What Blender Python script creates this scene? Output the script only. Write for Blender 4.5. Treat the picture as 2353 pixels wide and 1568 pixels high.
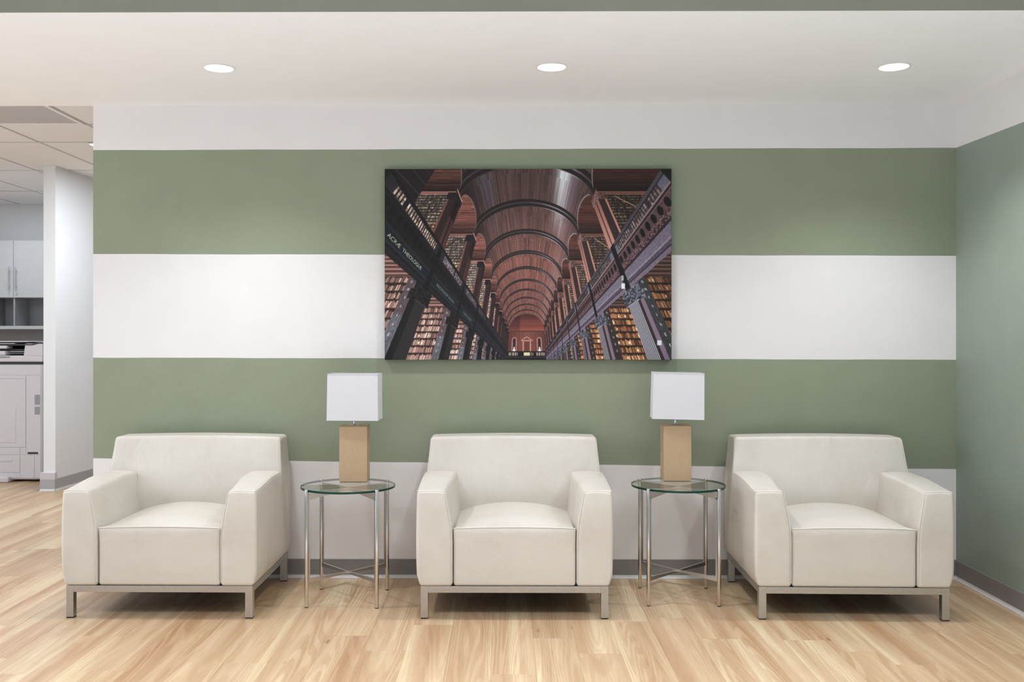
import bpy, bmesh, math, random
import numpy as np
from mathutils import Vector, Matrix

for o in list(bpy.data.objects):
    bpy.data.objects.remove(o, do_unlink=True)
SC = bpy.context.scene
COL = SC.collection
random.seed(7)
R = math.radians

# ------------------------------------------------------------------ camera
cam_d = bpy.data.cameras.new('camera')
cam = bpy.data.objects.new('camera', cam_d)
COL.objects.link(cam)
cam.location = (0, -5.277, 1.305)
cam.rotation_euler = (R(90), 0, R(0.4))
cam_d.sensor_width = 36
cam_d.lens = 2260 / 2353 * 36
cam_d.shift_x = 0.01372
cam_d.shift_y = -0.00595
cam_d.clip_start = 0.05
SC.camera = cam

# ------------------------------------------------------------------ world and exposure
w = bpy.data.worlds.new('world')
SC.world = w
w.use_nodes = True
w.node_tree.nodes['Background'].inputs[0].default_value = (0.86, 0.92, 1.0, 1)
w.node_tree.nodes['Background'].inputs[1].default_value = 0.38
SC.view_settings.view_transform = 'Standard'
SC.view_settings.look = 'None'
SC.view_settings.gamma = 1
SC.view_settings.use_curve_mapping = False
SC.view_settings.exposure = 0.04


def area(name, loc, size, power, col=(1, 1, 1), rot=(0, 0, 0)):
    d = bpy.data.lights.new(name, 'AREA')
    d.shape = 'RECTANGLE'
    d.size, d.size_y = size
    d.energy = power
    d.color = col
    o = bpy.data.objects.new(name, d)
    o.location = loc
    o.rotation_euler = rot
    COL.objects.link(o)
    return o


# unseen lamps added over the front room, bounced off its floor as fill
for px_, py_ in ((-1.5, -3.3), (0.3, -3.3), (1.75, -3.3), (-0.6, -5.4), (1.4, -5.4)):
    area('added_bounce_light', (px_, py_, 2.84), (1.2, 0.6), 32, (0.87, 0.935, 1.0)).data.spread = R(120)
# daylight from the glazed side of the room to the left, the lit copy room panel, and added fill lamps
area('daylight', (-5.8, -2.2, 1.35), (2.2, 3.6), 75, (0.86, 0.93, 1.0), (0, R(-90), 0))
area('copy_room_lamp_and_fill', (-2.76, 2.54, 2.695), (0.58, 1.18), 30, (0.86, 0.93, 1.0))
area('hall_added_fill', (-4.3, -0.7, 2.52), (0.6, 0.6), 42, (0.82, 0.91, 1.0))  # added unseen lamp, cool fill for the left floor
area('copy_room_lamp_and_fill', (-4.9, 4.1, 2.69), (0.6, 0.6), 13, (0.86, 0.93, 1.0))  # added unseen fill for the alcove
area('copy_room_lamp_and_fill', (-5.4, 1.6, 2.66), (1.2, 0.6), 30, (0.86, 0.93, 1.0))  # added unseen fill, brightens the copy room from the left

DOWN = [(-1.320, -0.744), (0.216, -0.752), (1.788, -0.744)]
SPOT_W = 54
CEIL = 2.538


# ------------------------------------------------------------------ node material helpers
def srgb(r, g, b):
    f = lambda c: (c / 255 / 12.92) if c / 255 <= 0.04045 else ((c / 255 + 0.055) / 1.055) ** 2.4
    return (f(r), f(g), f(b), 1)


class M:
    def __init__(s, name):
        s.m = bpy.data.materials.new(name)
        s.m.use_nodes = True
        s.t = s.m.node_tree
        s.b = s.t.nodes['Principled BSDF']
        s.out = s.t.nodes['Material Output']

    def n(s, kind, **kw):
        nd = s.t.nodes.new(kind)
        for k, v in kw.items():
            setattr(nd, k, v)
        return nd

    def l(s, a, b):
        s.t.links.new(a, b)

    def coord(s, kind='Object', scale=(1, 1, 1)):
        tc = s.n('ShaderNodeTexCoord')
        mp = s.n('ShaderNodeMapping')
        mp.inputs['Scale'].default_value = scale
        s.l(tc.outputs[kind], mp.inputs[0])
        return mp.outputs[0]

    def noise(s, vec, scale, detail=3, rough=0.5, dist=0.0):
        nz = s.n('ShaderNodeTexNoise')
        nz.inputs['Scale'].default_value = scale
        nz.inputs['Detail'].default_value = detail
        nz.inputs['Roughness'].default_value = rough
        nz.inputs['Distortion'].default_value = dist
        if vec is not None:
            s.l(vec, nz.inputs['Vector'])
        return nz.outputs['Fac']

    def ramp(s, fac, stops):
        r = s.n('ShaderNodeValToRGB')
        el = r.color_ramp.elements
        while len(el) > 1:
            el.remove(el[0])
        el[0].position = stops[0][0]
        el[0].color = stops[0][1]
        for p, c in stops[1:]:
            e = el.new(p)
            e.color = c
        s.l(fac, r.inputs[0])
        return r.outputs[0]

    def bump(s, h, strength=0.1, dist=0.01):
        b = s.n('ShaderNodeBump')
        b.inputs['Strength'].default_value = strength
        b.inputs['Distance'].default_value = dist
        s.l(h, b.inputs['Height'])
        s.l(b.outputs[0], s.b.inputs['Normal'])

    def set(s, **kw):
        for k, v in kw.items():
            s.b.inputs[k.replace('_', ' ')].default_value = v
        return s


def simple(name, col, rough=0.6, metal=0.0, var=0.04, nscale=30, bump=0.05, bscale=None, spec=0.5, stretch=(1, 1, 1), dist=0.002):
    m = M(name)
    v = m.coord('Object', stretch)
    f = m.noise(v, nscale, 4)
    c0 = tuple(max(0, c * (1 - var)) for c in col[:3]) + (1,)
    c1 = tuple(min(1, c * (1 + var)) for c in col[:3]) + (1,)
    m.l(m.ramp(f, [(0.3, c0), (0.7, c1)]), m.b.inputs['Base Color'])
    m.set(Roughness=rough, Metallic=metal)
    m.b.inputs['Specular IOR Level'].default_value = spec
    if bump:
        h = m.noise(v, bscale or nscale * 3, 3)
        m.bump(h, bump, dist)
    return m.m


MAT = {}
MAT['white'] = simple('white_wall_paint', srgb(234, 231, 230), 0.75, bump=0.25, nscale=6, bscale=260, var=0.012, spec=0.25)
MAT['ceil'] = simple('white_ceiling_paint', srgb(248, 247, 247), 0.8, bump=0.15, nscale=5, bscale=200, var=0.01, spec=0.2)
MAT['green'] = simple('sage_green_wall_paint', srgb(144, 152, 130), 0.6, bump=0.3, nscale=5, bscale=240, var=0.03, spec=0.35)
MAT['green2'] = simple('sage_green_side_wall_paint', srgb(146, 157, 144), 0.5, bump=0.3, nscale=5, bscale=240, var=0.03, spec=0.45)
MAT['olive'] = simple('grey_green_bulkhead_paint', srgb(140, 140, 125), 0.8, bump=0.2, nscale=5, bscale=240, var=0.03, spec=0.2)
MAT['cool'] = simple('cool_white_partition_paint', srgb(232, 234, 236), 0.75, bump=0.2, nscale=6, bscale=220, var=0.01, spec=0.25)
MAT['base'] = simple('grey_vinyl_base', srgb(132, 128, 125), 0.45, bump=0.05, nscale=12, var=0.05)
MAT['base2'] = simple('pale_grey_vinyl_base', srgb(172, 172, 173), 0.45, bump=0.05, nscale=12, var=0.04)
MAT['toe'] = simple('vinyl_toe_painted_shine', srgb(205, 202, 200), 0.4, bump=0.03, nscale=12, var=0.03)  # paler than the base: the cove's highlight put into the colour
MAT['tile'] = simple('mineral_fibre_ceiling_tile', srgb(247, 248, 250), 0.9, bump=0.5, nscale=60, bscale=220, var=0.02, spec=0.1)
MAT['grid'] = simple('white_steel_grid', srgb(190, 190, 190), 0.5, bump=0, var=0.01)
MAT['laminate'] = simple('grey_laminate', srgb(196, 198, 200), 0.5, bump=0.05, nscale=14, var=0.02)
MAT['lamin_shaded'] = simple('laminate_painted_shade', srgb(158, 158, 162), 0.6, bump=0.05, nscale=14, var=0.02)  # shade inside and below the cabinet, put into a darker laminate
MAT['copier'] = simple('pale_grey_copier_plastic', srgb(214, 211, 216), 0.5, bump=0.05, nscale=40, bscale=400, var=0.01)
MAT['dark'] = simple('charcoal_plastic', srgb(48, 47, 52), 0.4, bump=0.05, var=0.08)
MAT['midgrey'] = simple('mid_grey_plastic', srgb(140, 140, 142), 0.45, bump=0.05, var=0.05)
MAT['rubber'] = simple('black_rubber', srgb(22, 22, 22), 0.8, bump=0.1, var=0.2)
MAT['paper'] = simple('white_paper', srgb(235, 236, 236), 0.8, bump=0, var=0.01)
MAT['blackcloth'] = simple('black_dust_cover', srgb(20, 19, 19), 0.95, bump=0.3, nscale=90, var=0.2)
MAT['trimwhite'] = simple('white_enamel_trim', srgb(245, 243, 240), 0.4, bump=0, var=0.01)
MAT['canvas'] = simple('dark_canvas_edge', srgb(44, 37, 38), 0.8, bump=0.3, nscale=60, bscale=900, var=0.2)
MAT['tanbox'] = simple('tan_leather', srgb(193, 165, 134), 0.6, bump=0.35, nscale=160, bscale=420, var=0.05, spec=0.3)
MAT['stitch'] = simple('brown_edge_seam', srgb(120, 92, 68), 0.7, bump=0.1, var=0.08)


def leather(name, col, wrinkle, seat=False):
    m = M(name)
    v = m.coord('Object')
    f = m.noise(v, 3.2, 4, 0.6)
    a = tuple(c * 0.95 for c in col[:3]) + (1,)
    # soft soiling of its own, slightly pink brown
    d = (col[0] * 0.90, col[1] * 0.855, col[2] * 0.83, 1)
    m.l(m.ramp(f, [(0.30, d), (0.46, a), (0.62, col)]), m.b.inputs['Base Color'])
    m.set(Roughness=0.42)
    m.b.inputs['Specular IOR Level'].default_value = 0.45
    m.b.inputs['Coat Weight'].default_value = 0.08
    m.b.inputs['Coat Roughness'].default_value = 0.3
    fine = m.noise(v, 420, 3, 0.6)
    v2 = m.coord('Object', (1.0, 1.0, 0.28) if wrinkle else (0.5, 1, 1))
    soft = m.noise(v2, 16 if wrinkle else 9, 3, 0.5, 0.6)
    mx = m.n('ShaderNodeMath', operation='MULTIPLY_ADD')
    m.l(soft, mx.inputs[0])
    mx.inputs[1].default_value = 8.0 if wrinkle else 5.0
    m.l(fine, mx.inputs[2])
    tcz = m.n('ShaderNodeTexCoord')
    sp = m.n('ShaderNodeSeparateXYZ')
    m.l(tcz.outputs['Object'], sp.inputs[0])
    msk = m.ramp(sp.outputs[2], [(0.30, (0, 0, 0, 1)), (0.36, (1, 1, 1, 1)), (0.40, (1, 1, 1, 1)), (0.43, (0.15, 0.15, 0.15, 1)), (0.6, (0.2, 0.2, 0.2, 1))])
    wr = m.noise(m.coord('Object', (0.8, 1.0, 1.6)), 13, 2, 0.4, 0.7)
    mm = m.n('ShaderNodeMath', operation='MULTIPLY')
    m.l(wr, mm.inputs[0])
    m.l(msk, mm.inputs[1])
    m2 = m.n('ShaderNodeMath', operation='MULTIPLY_ADD')
    m.l(mm.outputs[0], m2.inputs[0])
    m2.inputs[1].default_value = 7.0 if seat else 0.0
    m.l(mx.outputs[0], m2.inputs[2])
    m.bump(m2.outputs[0], 0.34, 0.0020)
    return m.m


LC = srgb(217, 210, 200)
MAT['leather'] = leather('cream_leather', LC, False)
MAT['leather_seat'] = leather('cream_leather_creased', LC, False, True)
MAT['leather_back'] = leather('cream_leather_soft_folds', LC, True)
MAT['piping'] = simple('cream_leather_piping', srgb(225, 220, 210), 0.4, bump=0.05, var=0.04)
MAT['seam'] = simple('seam_thread', srgb(150, 143, 132), 0.7, bump=0, var=0.05)


def brushed(name, col, rough, stretch, aniso=0.5):
    m = M(name)
    v = m.coord('Object', stretch)
    f = m.noise(v, 60, 4)
    m.l(m.ramp(f, [(0.3, tuple(c * 0.86 for c in col[:3]) + (1,)), (0.7, col)]), m.b.inputs['Base Color'])
    m.set(Metallic=1.0)
    m.l(m.ramp(f, [(0.2, (rough * 0.8,) * 3 + (1,)), (0.8, (rough * 1.25,) * 3 + (1,))]), m.b.inputs['Roughness'])
    m.bump(f, 0.06, 0.001)
    return m.m


MAT['satin'] = brushed('brushed_nickel_frame', srgb(200, 198, 195), 0.42, (1, 1, 8))
MAT['steel'] = simple('brushed_steel_rod', srgb(214, 211, 209), 0.22, 1.0, var=0.03, nscale=8, bump=0)
MAT['steelbar'] = simple('brushed_steel_bar', srgb(214, 212, 212), 0.30, 1.0, var=0.03, nscale=8, bump=0)
MAT['chrome'] = simple('chrome', srgb(215, 215, 215), 0.08, 1.0, bump=0, var=0.02)


def shade_mat():
    m = M('white_lamp_shade_fabric')
    v = m.coord('Object', (1, 1, 0.15))
    f = m.noise(v, 700, 2)
    m.l(m.ramp(f, [(0.3, srgb(236, 236, 240)), (0.7, srgb(244, 244, 248))]), m.b.inputs['Base Color'])
    m.set(Roughness=0.85)
    m.b.inputs['Specular IOR Level'].default_value = 0.15
    m.bump(f, 0.08, 0.0006)
    tr = m.n('ShaderNodeBsdfTranslucent')
    tr.inputs[0].default_value = srgb(238, 238, 242)
    mx = m.n('ShaderNodeMixShader')
    mx.inputs[0].default_value = 0.22
    m.l(m.b.outputs[0], mx.inputs[1])
    m.l(tr.outputs[0], mx.inputs[2])
    m.l(mx.outputs[0], m.out.inputs[0])
    return m.m


MAT['shade'] = shade_mat()


def glass_face():
    m = M('clear_table_glass')
    t = m.n('ShaderNodeBsdfTransparent')
    t.inputs[0].default_value = (0.955, 0.975, 0.965, 1)
    g = m.n('ShaderNodeBsdfGlossy')
    g.inputs[0].default_value = (1, 1, 1, 1)
    g.inputs['Roughness'].default_value = 0.0
    fr = m.n('ShaderNodeFresnel')
    nz = m.noise(m.coord('Object'), 3, 1)
    mr = m.n('ShaderNodeMapRange')
    mr.inputs['To Min'].default_value = 1.44
    mr.inputs['To Max'].default_value = 1.48
    m.l(nz, mr.inputs[0])
    m.l(mr.outputs[0], fr.inputs[0])
    mx = m.n('ShaderNodeMixShader')
    m.l(fr.outputs[0], mx.inputs[0])
    m.l(t.outputs[0], mx.inputs[1])
    m.l(g.outputs[0], mx.inputs[2])
    m.l(mx.outputs[0], m.out.inputs[0])
    return m.m


MAT['glass'] = glass_face()
_m = M('clear_table_glass_underside')
_t = _m.n('ShaderNodeBsdfTransparent')
_m.l(_m.ramp(_m.noise(_m.coord('Object'), 3, 1), [(0, (0.93, 0.965, 0.95, 1)), (1, (0.94, 0.97, 0.955, 1))]), _t.inputs[0])
_m.l(_t.outputs[0], _m.out.inputs[0])
MAT['glassunder'] = _m.m
MAT['glassedge'] = simple('green_glass_edge', srgb(8, 62, 50), 0.25, bump=0, var=0.25, nscale=12, spec=0.25)


def emis(name, col, s):
    m = M(name)
    m.b.inputs['Base Color'].default_value = (0.9, 0.9, 0.9, 1)
    f = m.noise(m.coord('Object'), 4, 1)
    m.l(m.ramp(f, [(0.0, col), (1.0, col)]), m.b.inputs['Emission Color'])
    m.b.inputs['Emission Strength'].default_value = s
    return m.m


MAT['lens'] = emis('lit_lamp_lens', (1, 0.98, 0.95, 1), 6.0)
MAT['troffer'] = emis('lit_ceiling_panel_lens', (0.93, 0.97, 1, 1), 4.0)


def perforated():
    m = M('perforated_white_metal')
    v = m.coord('Object', (1, 1, 1))
    vo = m.n('ShaderNodeTexVoronoi')
    vo.inputs['Scale'].default_value = 110
    vo.inputs['Randomness'].default_value = 0.0
    m.l(v, vo.inputs['Vector'])
    m.l(m.ramp(vo.outputs['Distance'], [(0.30, srgb(120, 120, 124)), (0.40, srgb(228, 228, 230))]), m.b.inputs['Base Color'])
    m.set(Roughness=0.6)
    return m.m


MAT['perf'] = perforated()


def ventmat():
    m = M('copier_vent_grille')
    v = m.coord('Object', (1, 1, 1))
    wv = m.n('ShaderNodeTexWave')
    wv.bands_direction = 'X'
    wv.inputs['Scale'].default_value = 45
    m.l(v, wv.inputs['Vector'])
    m.l(m.ramp(wv.outputs['Fac'], [(0.4, srgb(120, 120, 125)), (0.6, srgb(180, 180, 184))]), m.b.inputs['Base Color'])
    return m.m


MAT['vent'] = ventmat()


def wood(name, whole=False):
    """light oak vinyl plank: grain lies along Y, every plank gets its own figure and tone"""
    m = M(name)
    tc = m.n('ShaderNodeTexCoord')
    oi = m.n('ShaderNodeObjectInfo')
    rnd = oi.outputs['Random']
    cmb = m.n('ShaderNodeCombineXYZ')
    for i, k in enumerate((37.0, 91.0, 13.0)):
        q = m.n('ShaderNodeMath', operation='MULTIPLY')
        m.l(rnd, q.inputs[0])
        q.inputs[1].default_value = k
        m.l(q.outputs[0], cmb.inputs[i])
    add = m.n('ShaderNodeVectorMath', operation='ADD')
    m.l(tc.outputs['Object'], add.inputs[0])
    if whole:
        add.inputs[1].default_value = (3.1, 5.7, 0)
    else:
        m.l(cmb.outputs[0], add.inputs[1])

    def mapped(sc):
        mp = m.n('ShaderNodeMapping')
        mp.inputs['Scale'].default_value = sc
        m.l(add.outputs[0], mp.inputs[0])
        return mp.outputs[0]
    # growth figure: a slowly varying field cut into contour lines (cathedral grain)
    field = m.noise(mapped((8.0, 0.42, 1)), 1.0, 1, 0.4, 0.3)
    k1 = m.n('ShaderNodeMath', operation='MULTIPLY')
    m.l(field, k1.inputs[0])
    k1.inputs[1].default_value = 135.0
    sn = m.n('ShaderNodeMath', operation='SINE')
    m.l(k1.outputs[0], sn.inputs[0])
    fib = m.noise(mapped((210, 5, 1)), 1.0, 4, 0.7)
    broad = m.noise(mapped((13, 0.42, 1)), 1.0, 2, 0.45, 0.15)
    patch = m.noise(mapped((11, 0.5, 1)), 1.0, 2, 0.5, 0.2)
    base = m.ramp(broad, [(0.28, srgb(184, 150, 118)), (0.44, srgb(197, 168, 137)), (0.56, srgb(205, 180, 149)), (0.63, srgb(216, 195, 164)), (0.76, srgb(221, 203, 172))])

    def mix(kind, fac, a, b, clamp=True):
        x = m.n('ShaderNodeMix', data_type='RGBA', blend_type=kind)
        if isinstance(fac, float):
            x.inputs[0].default_value = fac
        else:
            m.l(fac, x.inputs[0])
        for s_, val in ((6, a), (7, b)):
            if isinstance(val, tuple):
                x.inputs[s_].default_value = val
            else:
                m.l(val, x.inputs[s_])
        return x.outputs[2]
    # wood figure lines
    lines = m.ramp(sn.outputs[0], [(0.0, (0.82, 0.74, 0.65, 1)), (0.16, (0.93, 0.89, 0.84, 1)), (0.45, (1, 1, 1, 1)), (0.95, (1.02, 1.01, 1.0, 1))])
    figmask = m.ramp(patch, [(0.34, (0.12, 0.12, 0.12, 1)), (0.68, (0.8, 0.8, 0.8, 1))])
    c = mix('MULTIPLY', figmask, base, lines)
    fibc = m.ramp(fib, [(0.30, (0.80, 0.75, 0.69, 1)), (0.5, (0.97, 0.96, 0.95, 1)), (0.7, (1.05, 1.04, 1.03, 1))])
    c = mix('MULTIPLY', 0.75, c, fibc)
    tone = m.ramp(rnd, [(0.0, (0.90, 0.87, 0.85, 1)), (0.25, (1.0, 0.97, 0.93, 1)), (0.5, (0.97, 0.93, 0.90, 1)), (0.75, (1.03, 1.02, 1.0, 1)), (1.0, (0.95, 0.90, 0.86, 1))])
    c = mix('MULTIPLY', 1.0, c, tone)
    # knots
    vo = m.n('ShaderNodeTexVoronoi')
    vo.inputs['Scale'].default_value = 1.0
    m.l(mapped((6.5, 2.0, 1)), vo.inputs['Vector'])
    kn = m.ramp(vo.outputs['Distance'], [(0.0, (0.42, 0.30, 0.2, 1)), (0.035, (0.62, 0.5, 0.38, 1)), (0.075, (1, 1, 1, 1))])
    c = mix('MULTIPLY', 0.8, c, kn)
    if whole:
        br = m.n('ShaderNodeTexBrick')
        br.offset = 0.37
        mp = m.n('ShaderNodeMapping')
        mp.inputs['Rotation'].default_value = (0, 0, R(90))
        m.l(tc.outputs['Object'], mp.inputs[0])
        m.l(mp.outputs[0], br.inputs['Vector'])
        br.inputs['Scale'].default_value = 1
        br.inputs['Brick Width'].default_value = 1.22
        br.inputs['Row Height'].default_value = 0.1775
        br.inputs['Mortar Size'].default_value = 0.001
        br.inputs['Color1'].default_value = (0.94, 0.9, 0.86, 1)
        br.inputs['Color2'].default_value = (1.03, 1.02, 1.0, 1)
        br.inputs['Mortar'].default_value = (0.6, 0.5, 0.42, 1)
        c = mix('MULTIPLY', 1.0, c, br.outputs['Color'])
    m.l(c, m.b.inputs['Base Color'])
    rr = m.ramp(fib, [(0.2, (0.36,) * 3 + (1,)), (0.8, (0.28,) * 3 + (1,))])
    m.l(rr, m.b.inputs['Roughness'])
    m.b.inputs['Specular IOR Level'].default_value = 0.4
    m.bump(fib, 0.08, 0.0008)
    return m.m


MAT['wood'] = wood('light_oak_plank')
MAT['wood_all'] = wood('light_oak_plank_floor', True)


# ------------------------------------------------------------------ geometry helpers
class MB:
    """collects faces; build() links them as ONE mesh object"""

    def __init__(s):
        s.v, s.f, s.mi = [], [], []

    def add(s, vs, fs, mi=0):
        o = len(s.v)
        s.v += [tuple(p) for p in vs]
        s.f += [tuple(i + o for i in f) for f in fs]
        s.mi += [mi] * len(fs)
        return s

    def box(s, lo, hi, bev=0.0, mi=0, mat=None):
        x0, y0, z0 = lo
        x1, y1, z1 = hi
        if bev <= 0:
            vs = [(x, y, z) for x in (x0, x1) for y in (y0, y1) for z in (z0, z1)]
            fs = [(0, 1, 3, 2), (4, 6, 7, 5), (0, 4, 5, 1), (2, 3, 7, 6), (0, 2, 6, 4), (1, 5, 7, 3)]
        else:
            bm = bmesh.new()
            bmesh.ops.create_cube(bm, size=1)
            for v in bm.verts:
                v.co = Vector(((x0 + x1) / 2 + v.co.x * (x1 - x0), (y0 + y1) / 2 + v.co.y * (y1 - y0), (z0 + z1) / 2 + v.co.z * (z1 - z0)))
            bmesh.ops.bevel(bm, geom=bm.edges[:], offset=bev, segments=2, profile=0.5, affect='EDGES')
            bm.verts.index_update()
            vs = [v.co[:] for v in bm.verts]
            fs = [[v.index for v in f.verts] for f in bm.faces]
            bm.free()
        if mat is not None:
            vs = [(mat @ Vector(p))[:] for p in vs]
        return s.add(vs, fs, mi)

    def cyl(s, p0, p1, r0, r1=None, n=24, mi=0, caps=True):
        r1 = r0 if r1 is None else r1
        p0, p1 = Vector(p0), Vector(p1)
        d = (p1 - p0).normalized()
        a = d.orthogonal().normalized()
        b = d.cross(a)
        vs = []
        for p, r in ((p0, r0), (p1, r1)):
            for i in range(n):
                t = 2 * math.pi * i / n
                vs.append(p + (a * math.cos(t) + b * math.sin(t)) * r)
        fs = [(i, (i + 1) % n, n + (i + 1) % n, n + i) for i in range(n)]
        if caps:
            fs += [tuple(range(n))[::-1], tuple(range(n, 2 * n))]
        return s.add(vs, fs, mi)

    def lathe(s, prof, c=(0, 0, 0), n=32, mi=0):
        vs = []
        for r, z in prof:
            for i in range(n):
                t = 2 * math.pi * i / n
                vs.append((c[0] + r * math.cos(t), c[1] + r * math.sin(t), c[2] + z))
        fs = []
        for k in range(len(prof) - 1):
            for i in range(n):
                j = (i + 1) % n
                fs.append((k * n + i, k * n + j, (k + 1) * n + j, (k + 1) * n + i))
        return s.add(vs, fs, mi)

    def tube(s, pts, r, n=8, mi=0):
        pts = [Vector(p) for p in pts]
        vs, fs = [], []
        a = None
        for i, p in enumerate(pts):
            d = (pts[min(i + 1, len(pts) - 1)] - pts[max(i - 1, 0)]).normalized()
            if a is None:
                a = d.orthogonal().normalized()
            a = (a - d * a.dot(d)).normalized()
            b = d.cross(a)
            for k in range(n):
                t = 2 * math.pi * k / n
                vs.append(p + (a * math.cos(t) + b * math.sin(t)) * r)
        for i in range(len(pts) - 1):
            for k in range(n):
                j = (k + 1) % n
                fs.append((i * n + k, i * n + j, (i + 1) * n + j, (i + 1) * n + k))
        fs += [tuple(range(n))[::-1], tuple(range((len(pts) - 1) * n, len(pts) * n))]
        return s.add(vs, fs, mi)

    def extrude(s, poly, y0, y1, axis='y', mi=0):
        """polygon in the plane across the axis, pulled along it"""
        def P(a, b, c):
            return {'y': (a, c, b), 'x': (c, a, b), 'z': (a, b, c)}[axis]
        n = len(poly)
        vs = [P(a, b, y0) for a, b in poly] + [P(a, b, y1) for a, b in poly]
        fs = [(i, (i + 1) % n, n + (i + 1) % n, n + i) for i in range(n)]
        fs += [tuple(range(n)), tuple(range(n, 2 * n))[::-1]]
        return s.add(vs, fs, mi)

    def block(s, lo, hi, r, warp=None, n=10, k=4, mi=0):
        """rounded, densely divided block, optionally warped"""
        lo, hi = np.array(lo, float), np.array(hi, float)
        c, a = (lo + hi) / 2, (hi - lo) / 2
        ax = []
        for i in range(3):
            ri = min(r, a[i] * 0.98)
            zone = [a[i] - ri + ri * math.tan(R(45) * j / k) for j in range(k + 1)]
            inner = list(np.linspace(-(a[i] - ri), a[i] - ri, n))
            ax.append([-z for z in zone[::-1][:-1]] + inner + zone[1:])
        idx, vs, fs = {}, [], []

        def vid(p):
            key = tuple(round(q, 6) for q in p)
            if key not in idx:
                p = np.array(p)
                q = np.clip(p, -(a - r), a - r)
                d = p - q
                L = np.linalg.norm(d)
                if L > 1e-9:
                    p = q + d / L * r
                p = p + c
                if warp:
                    p = warp(*p)
                idx[key] = len(vs)
                vs.append(tuple(p))
            return idx[key]
        for i in range(3):
            j, l = (i + 1) % 3, (i + 2) % 3
            for sg in (-1, 1):
                for u in range(len(ax[j]) - 1):
                    for t in range(len(ax[l]) - 1):
                        q = []
                        for du, dt in ((0, 0), (1, 0), (1, 1), (0, 1)):
                            p = [0, 0, 0]
                            p[i] = sg * a[i]
                            p[j] = ax[j][u + du]
                            p[l] = ax[l][t + dt]
                            q.append(vid(p))
                        if sg < 0:
                            q = q[::-1]
                        if len(set(q)) == 4:
                            fs.append(tuple(q))
        return s.add(vs, fs, mi)

    def mesh(s, name, mats, smooth=False):
        me = bpy.data.meshes.new(name)
        me.from_pydata(s.v, [], s.f)
        mats = mats if isinstance(mats, (list, tuple)) else [mats]
        for m in mats:
            me.materials.append(m)
        if len(mats) > 1:
            me.polygons.foreach_set('material_index', s.mi)
        bm = bmesh.new()
        bm.from_mesh(me)
        bmesh.ops.remove_doubles(bm, verts=bm.verts[:], dist=1e-6)
        bmesh.ops.recalc_face_normals(bm, faces=bm.faces[:])
        bm.to_mesh(me)
        bm.free()
        if smooth:
            me.polygons.foreach_set('use_smooth', [True] * len(me.polygons))
            if smooth != 'all':
                me.set_sharp_from_angle(angle=R(38))
        me.update()
        return me

    def build(s, name, mats, parent=None, smooth=False, **props):
        o = bpy.data.objects.new(name, s.mesh(name, mats, smooth))
        COL.objects.link(o)
        if parent:
            o.parent = parent
        for k, v in props.items():
            o[k] = v
        return o


def thing(name, label, cat, loc=(0, 0, 0), rz=0.0, group=None):
    o = bpy.data.objects.new(name, None)
    COL.objects.link(o)
    o.empty_display_size = 0.1
    o.location = loc
    o.rotation_euler = (0, 0, rz)
    o['label'] = label
    o['category'] = cat
    if group:
        o['group'] = group
    return o


def dup(root, loc, rz, label):
    r = root.copy()
    COL.objects.link(r)
    r.location = loc
    r.rotation_euler = (0, 0, rz)
    r['label'] = label
    for ch in [c for c in bpy.data.objects if c.parent == root]:
        c = ch.copy()
        COL.objects.link(c)
        c.parent = r
        for g in [q for q in bpy.data.objects if q.parent == ch]:
            d = g.copy()
            COL.objects.link(d)
            d.parent = c
    return r


def struct(mb, name, mats, **kw):
    return mb.build(name, mats, kind='structure', **kw)


# ------------------------------------------------------------------ the setting
WL, WR = -2.215, 2.413      # ends of the striped wall


def lerp(a, b, t):
    return a + (b - a) * t


# back wall with its painted bands (white and green faces of one wall)
mb = MB()
stripes = [(0.0, 0.0), (0.640, 0.586), (1.183, 1.172), (1.7405, 1.7286), (2.300, 2.306), (2.95, 2.95)]
N = 48
random.seed(3)
for b in range(5):
    (a0, a1), (b0, b1) = stripes[b], stripes[b + 1]
    def edge(z0, z1, t, k):
        if z0 in (0.0, 2.95):
            return lerp(z0, z1, t)
        return lerp(z0, z1, t) + 0.0007 * math.sin(t * 31 + k * 2.1) + 0.0004 * math.sin(t * 83 + k)
    for i in range(N):
        t0, t1 = i / N, (i + 1) / N
        x0, x1 = lerp(WL, WR, t0), lerp(WL, WR, t1)
        mb.add([(x0, 0, edge(a0, a1, t0, b)), (x1, 0, edge(a0, a1, t1, b)), (x1, 0, edge(b0, b1, t1, b + 1)), (x0, 0, edge(b0, b1, t0, b + 1))],
               [(0, 1, 2, 3)], 1 if b in (1, 3) else 0)
x0, x1 = WL, WR
mb.add([(x0, 0, 0), (x0, 0.13, 0), (x0, 0.13, 2.95), (x0, 0, 2.95), (x1, 0, 0), (x1, 0.13, 0), (x1, 0.13, 2.95), (x1, 0, 2.95)],
       [(0, 3, 2, 1), (1, 2, 6, 5), (3, 7, 6, 2), (4, 5, 6, 7), (0, 1, 5, 4)], 0)
struct(mb, 'wall_back', [MAT['white'], MAT['green']], smooth=False)

# right wall: green with a white band under the ceiling
mb = MB()
mb.add([(WR, 0, 0), (WR, -7.5, 0), (WR, -7.5, 2.20), (WR, 0, 2.306)], [(0, 1, 2, 3)], 1)
mb.add([(WR, 0, 2.306), (WR, -7.5, 2.20), (WR, -7.5, 2.95), (WR, 0, 2.95)], [(0, 1, 2, 3)], 0)
mb.add([(WR, .13, 0), (WR + 0.12, .13, 0), (WR + 0.12, -7.5, 0), (WR, -7.5, 0), (WR, .13, 2.95), (WR + 0.12, .13, 2.95), (WR + 0.12, -7.5, 2.95), (WR, -7.5, 2.95)],
       [(1, 2, 6, 5), (2, 3, 7, 6), (4, 5, 6, 7), (0, 1, 5, 4)], 0)
struct(mb, 'wall_right', [MAT['white'], MAT['green2']])

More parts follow.
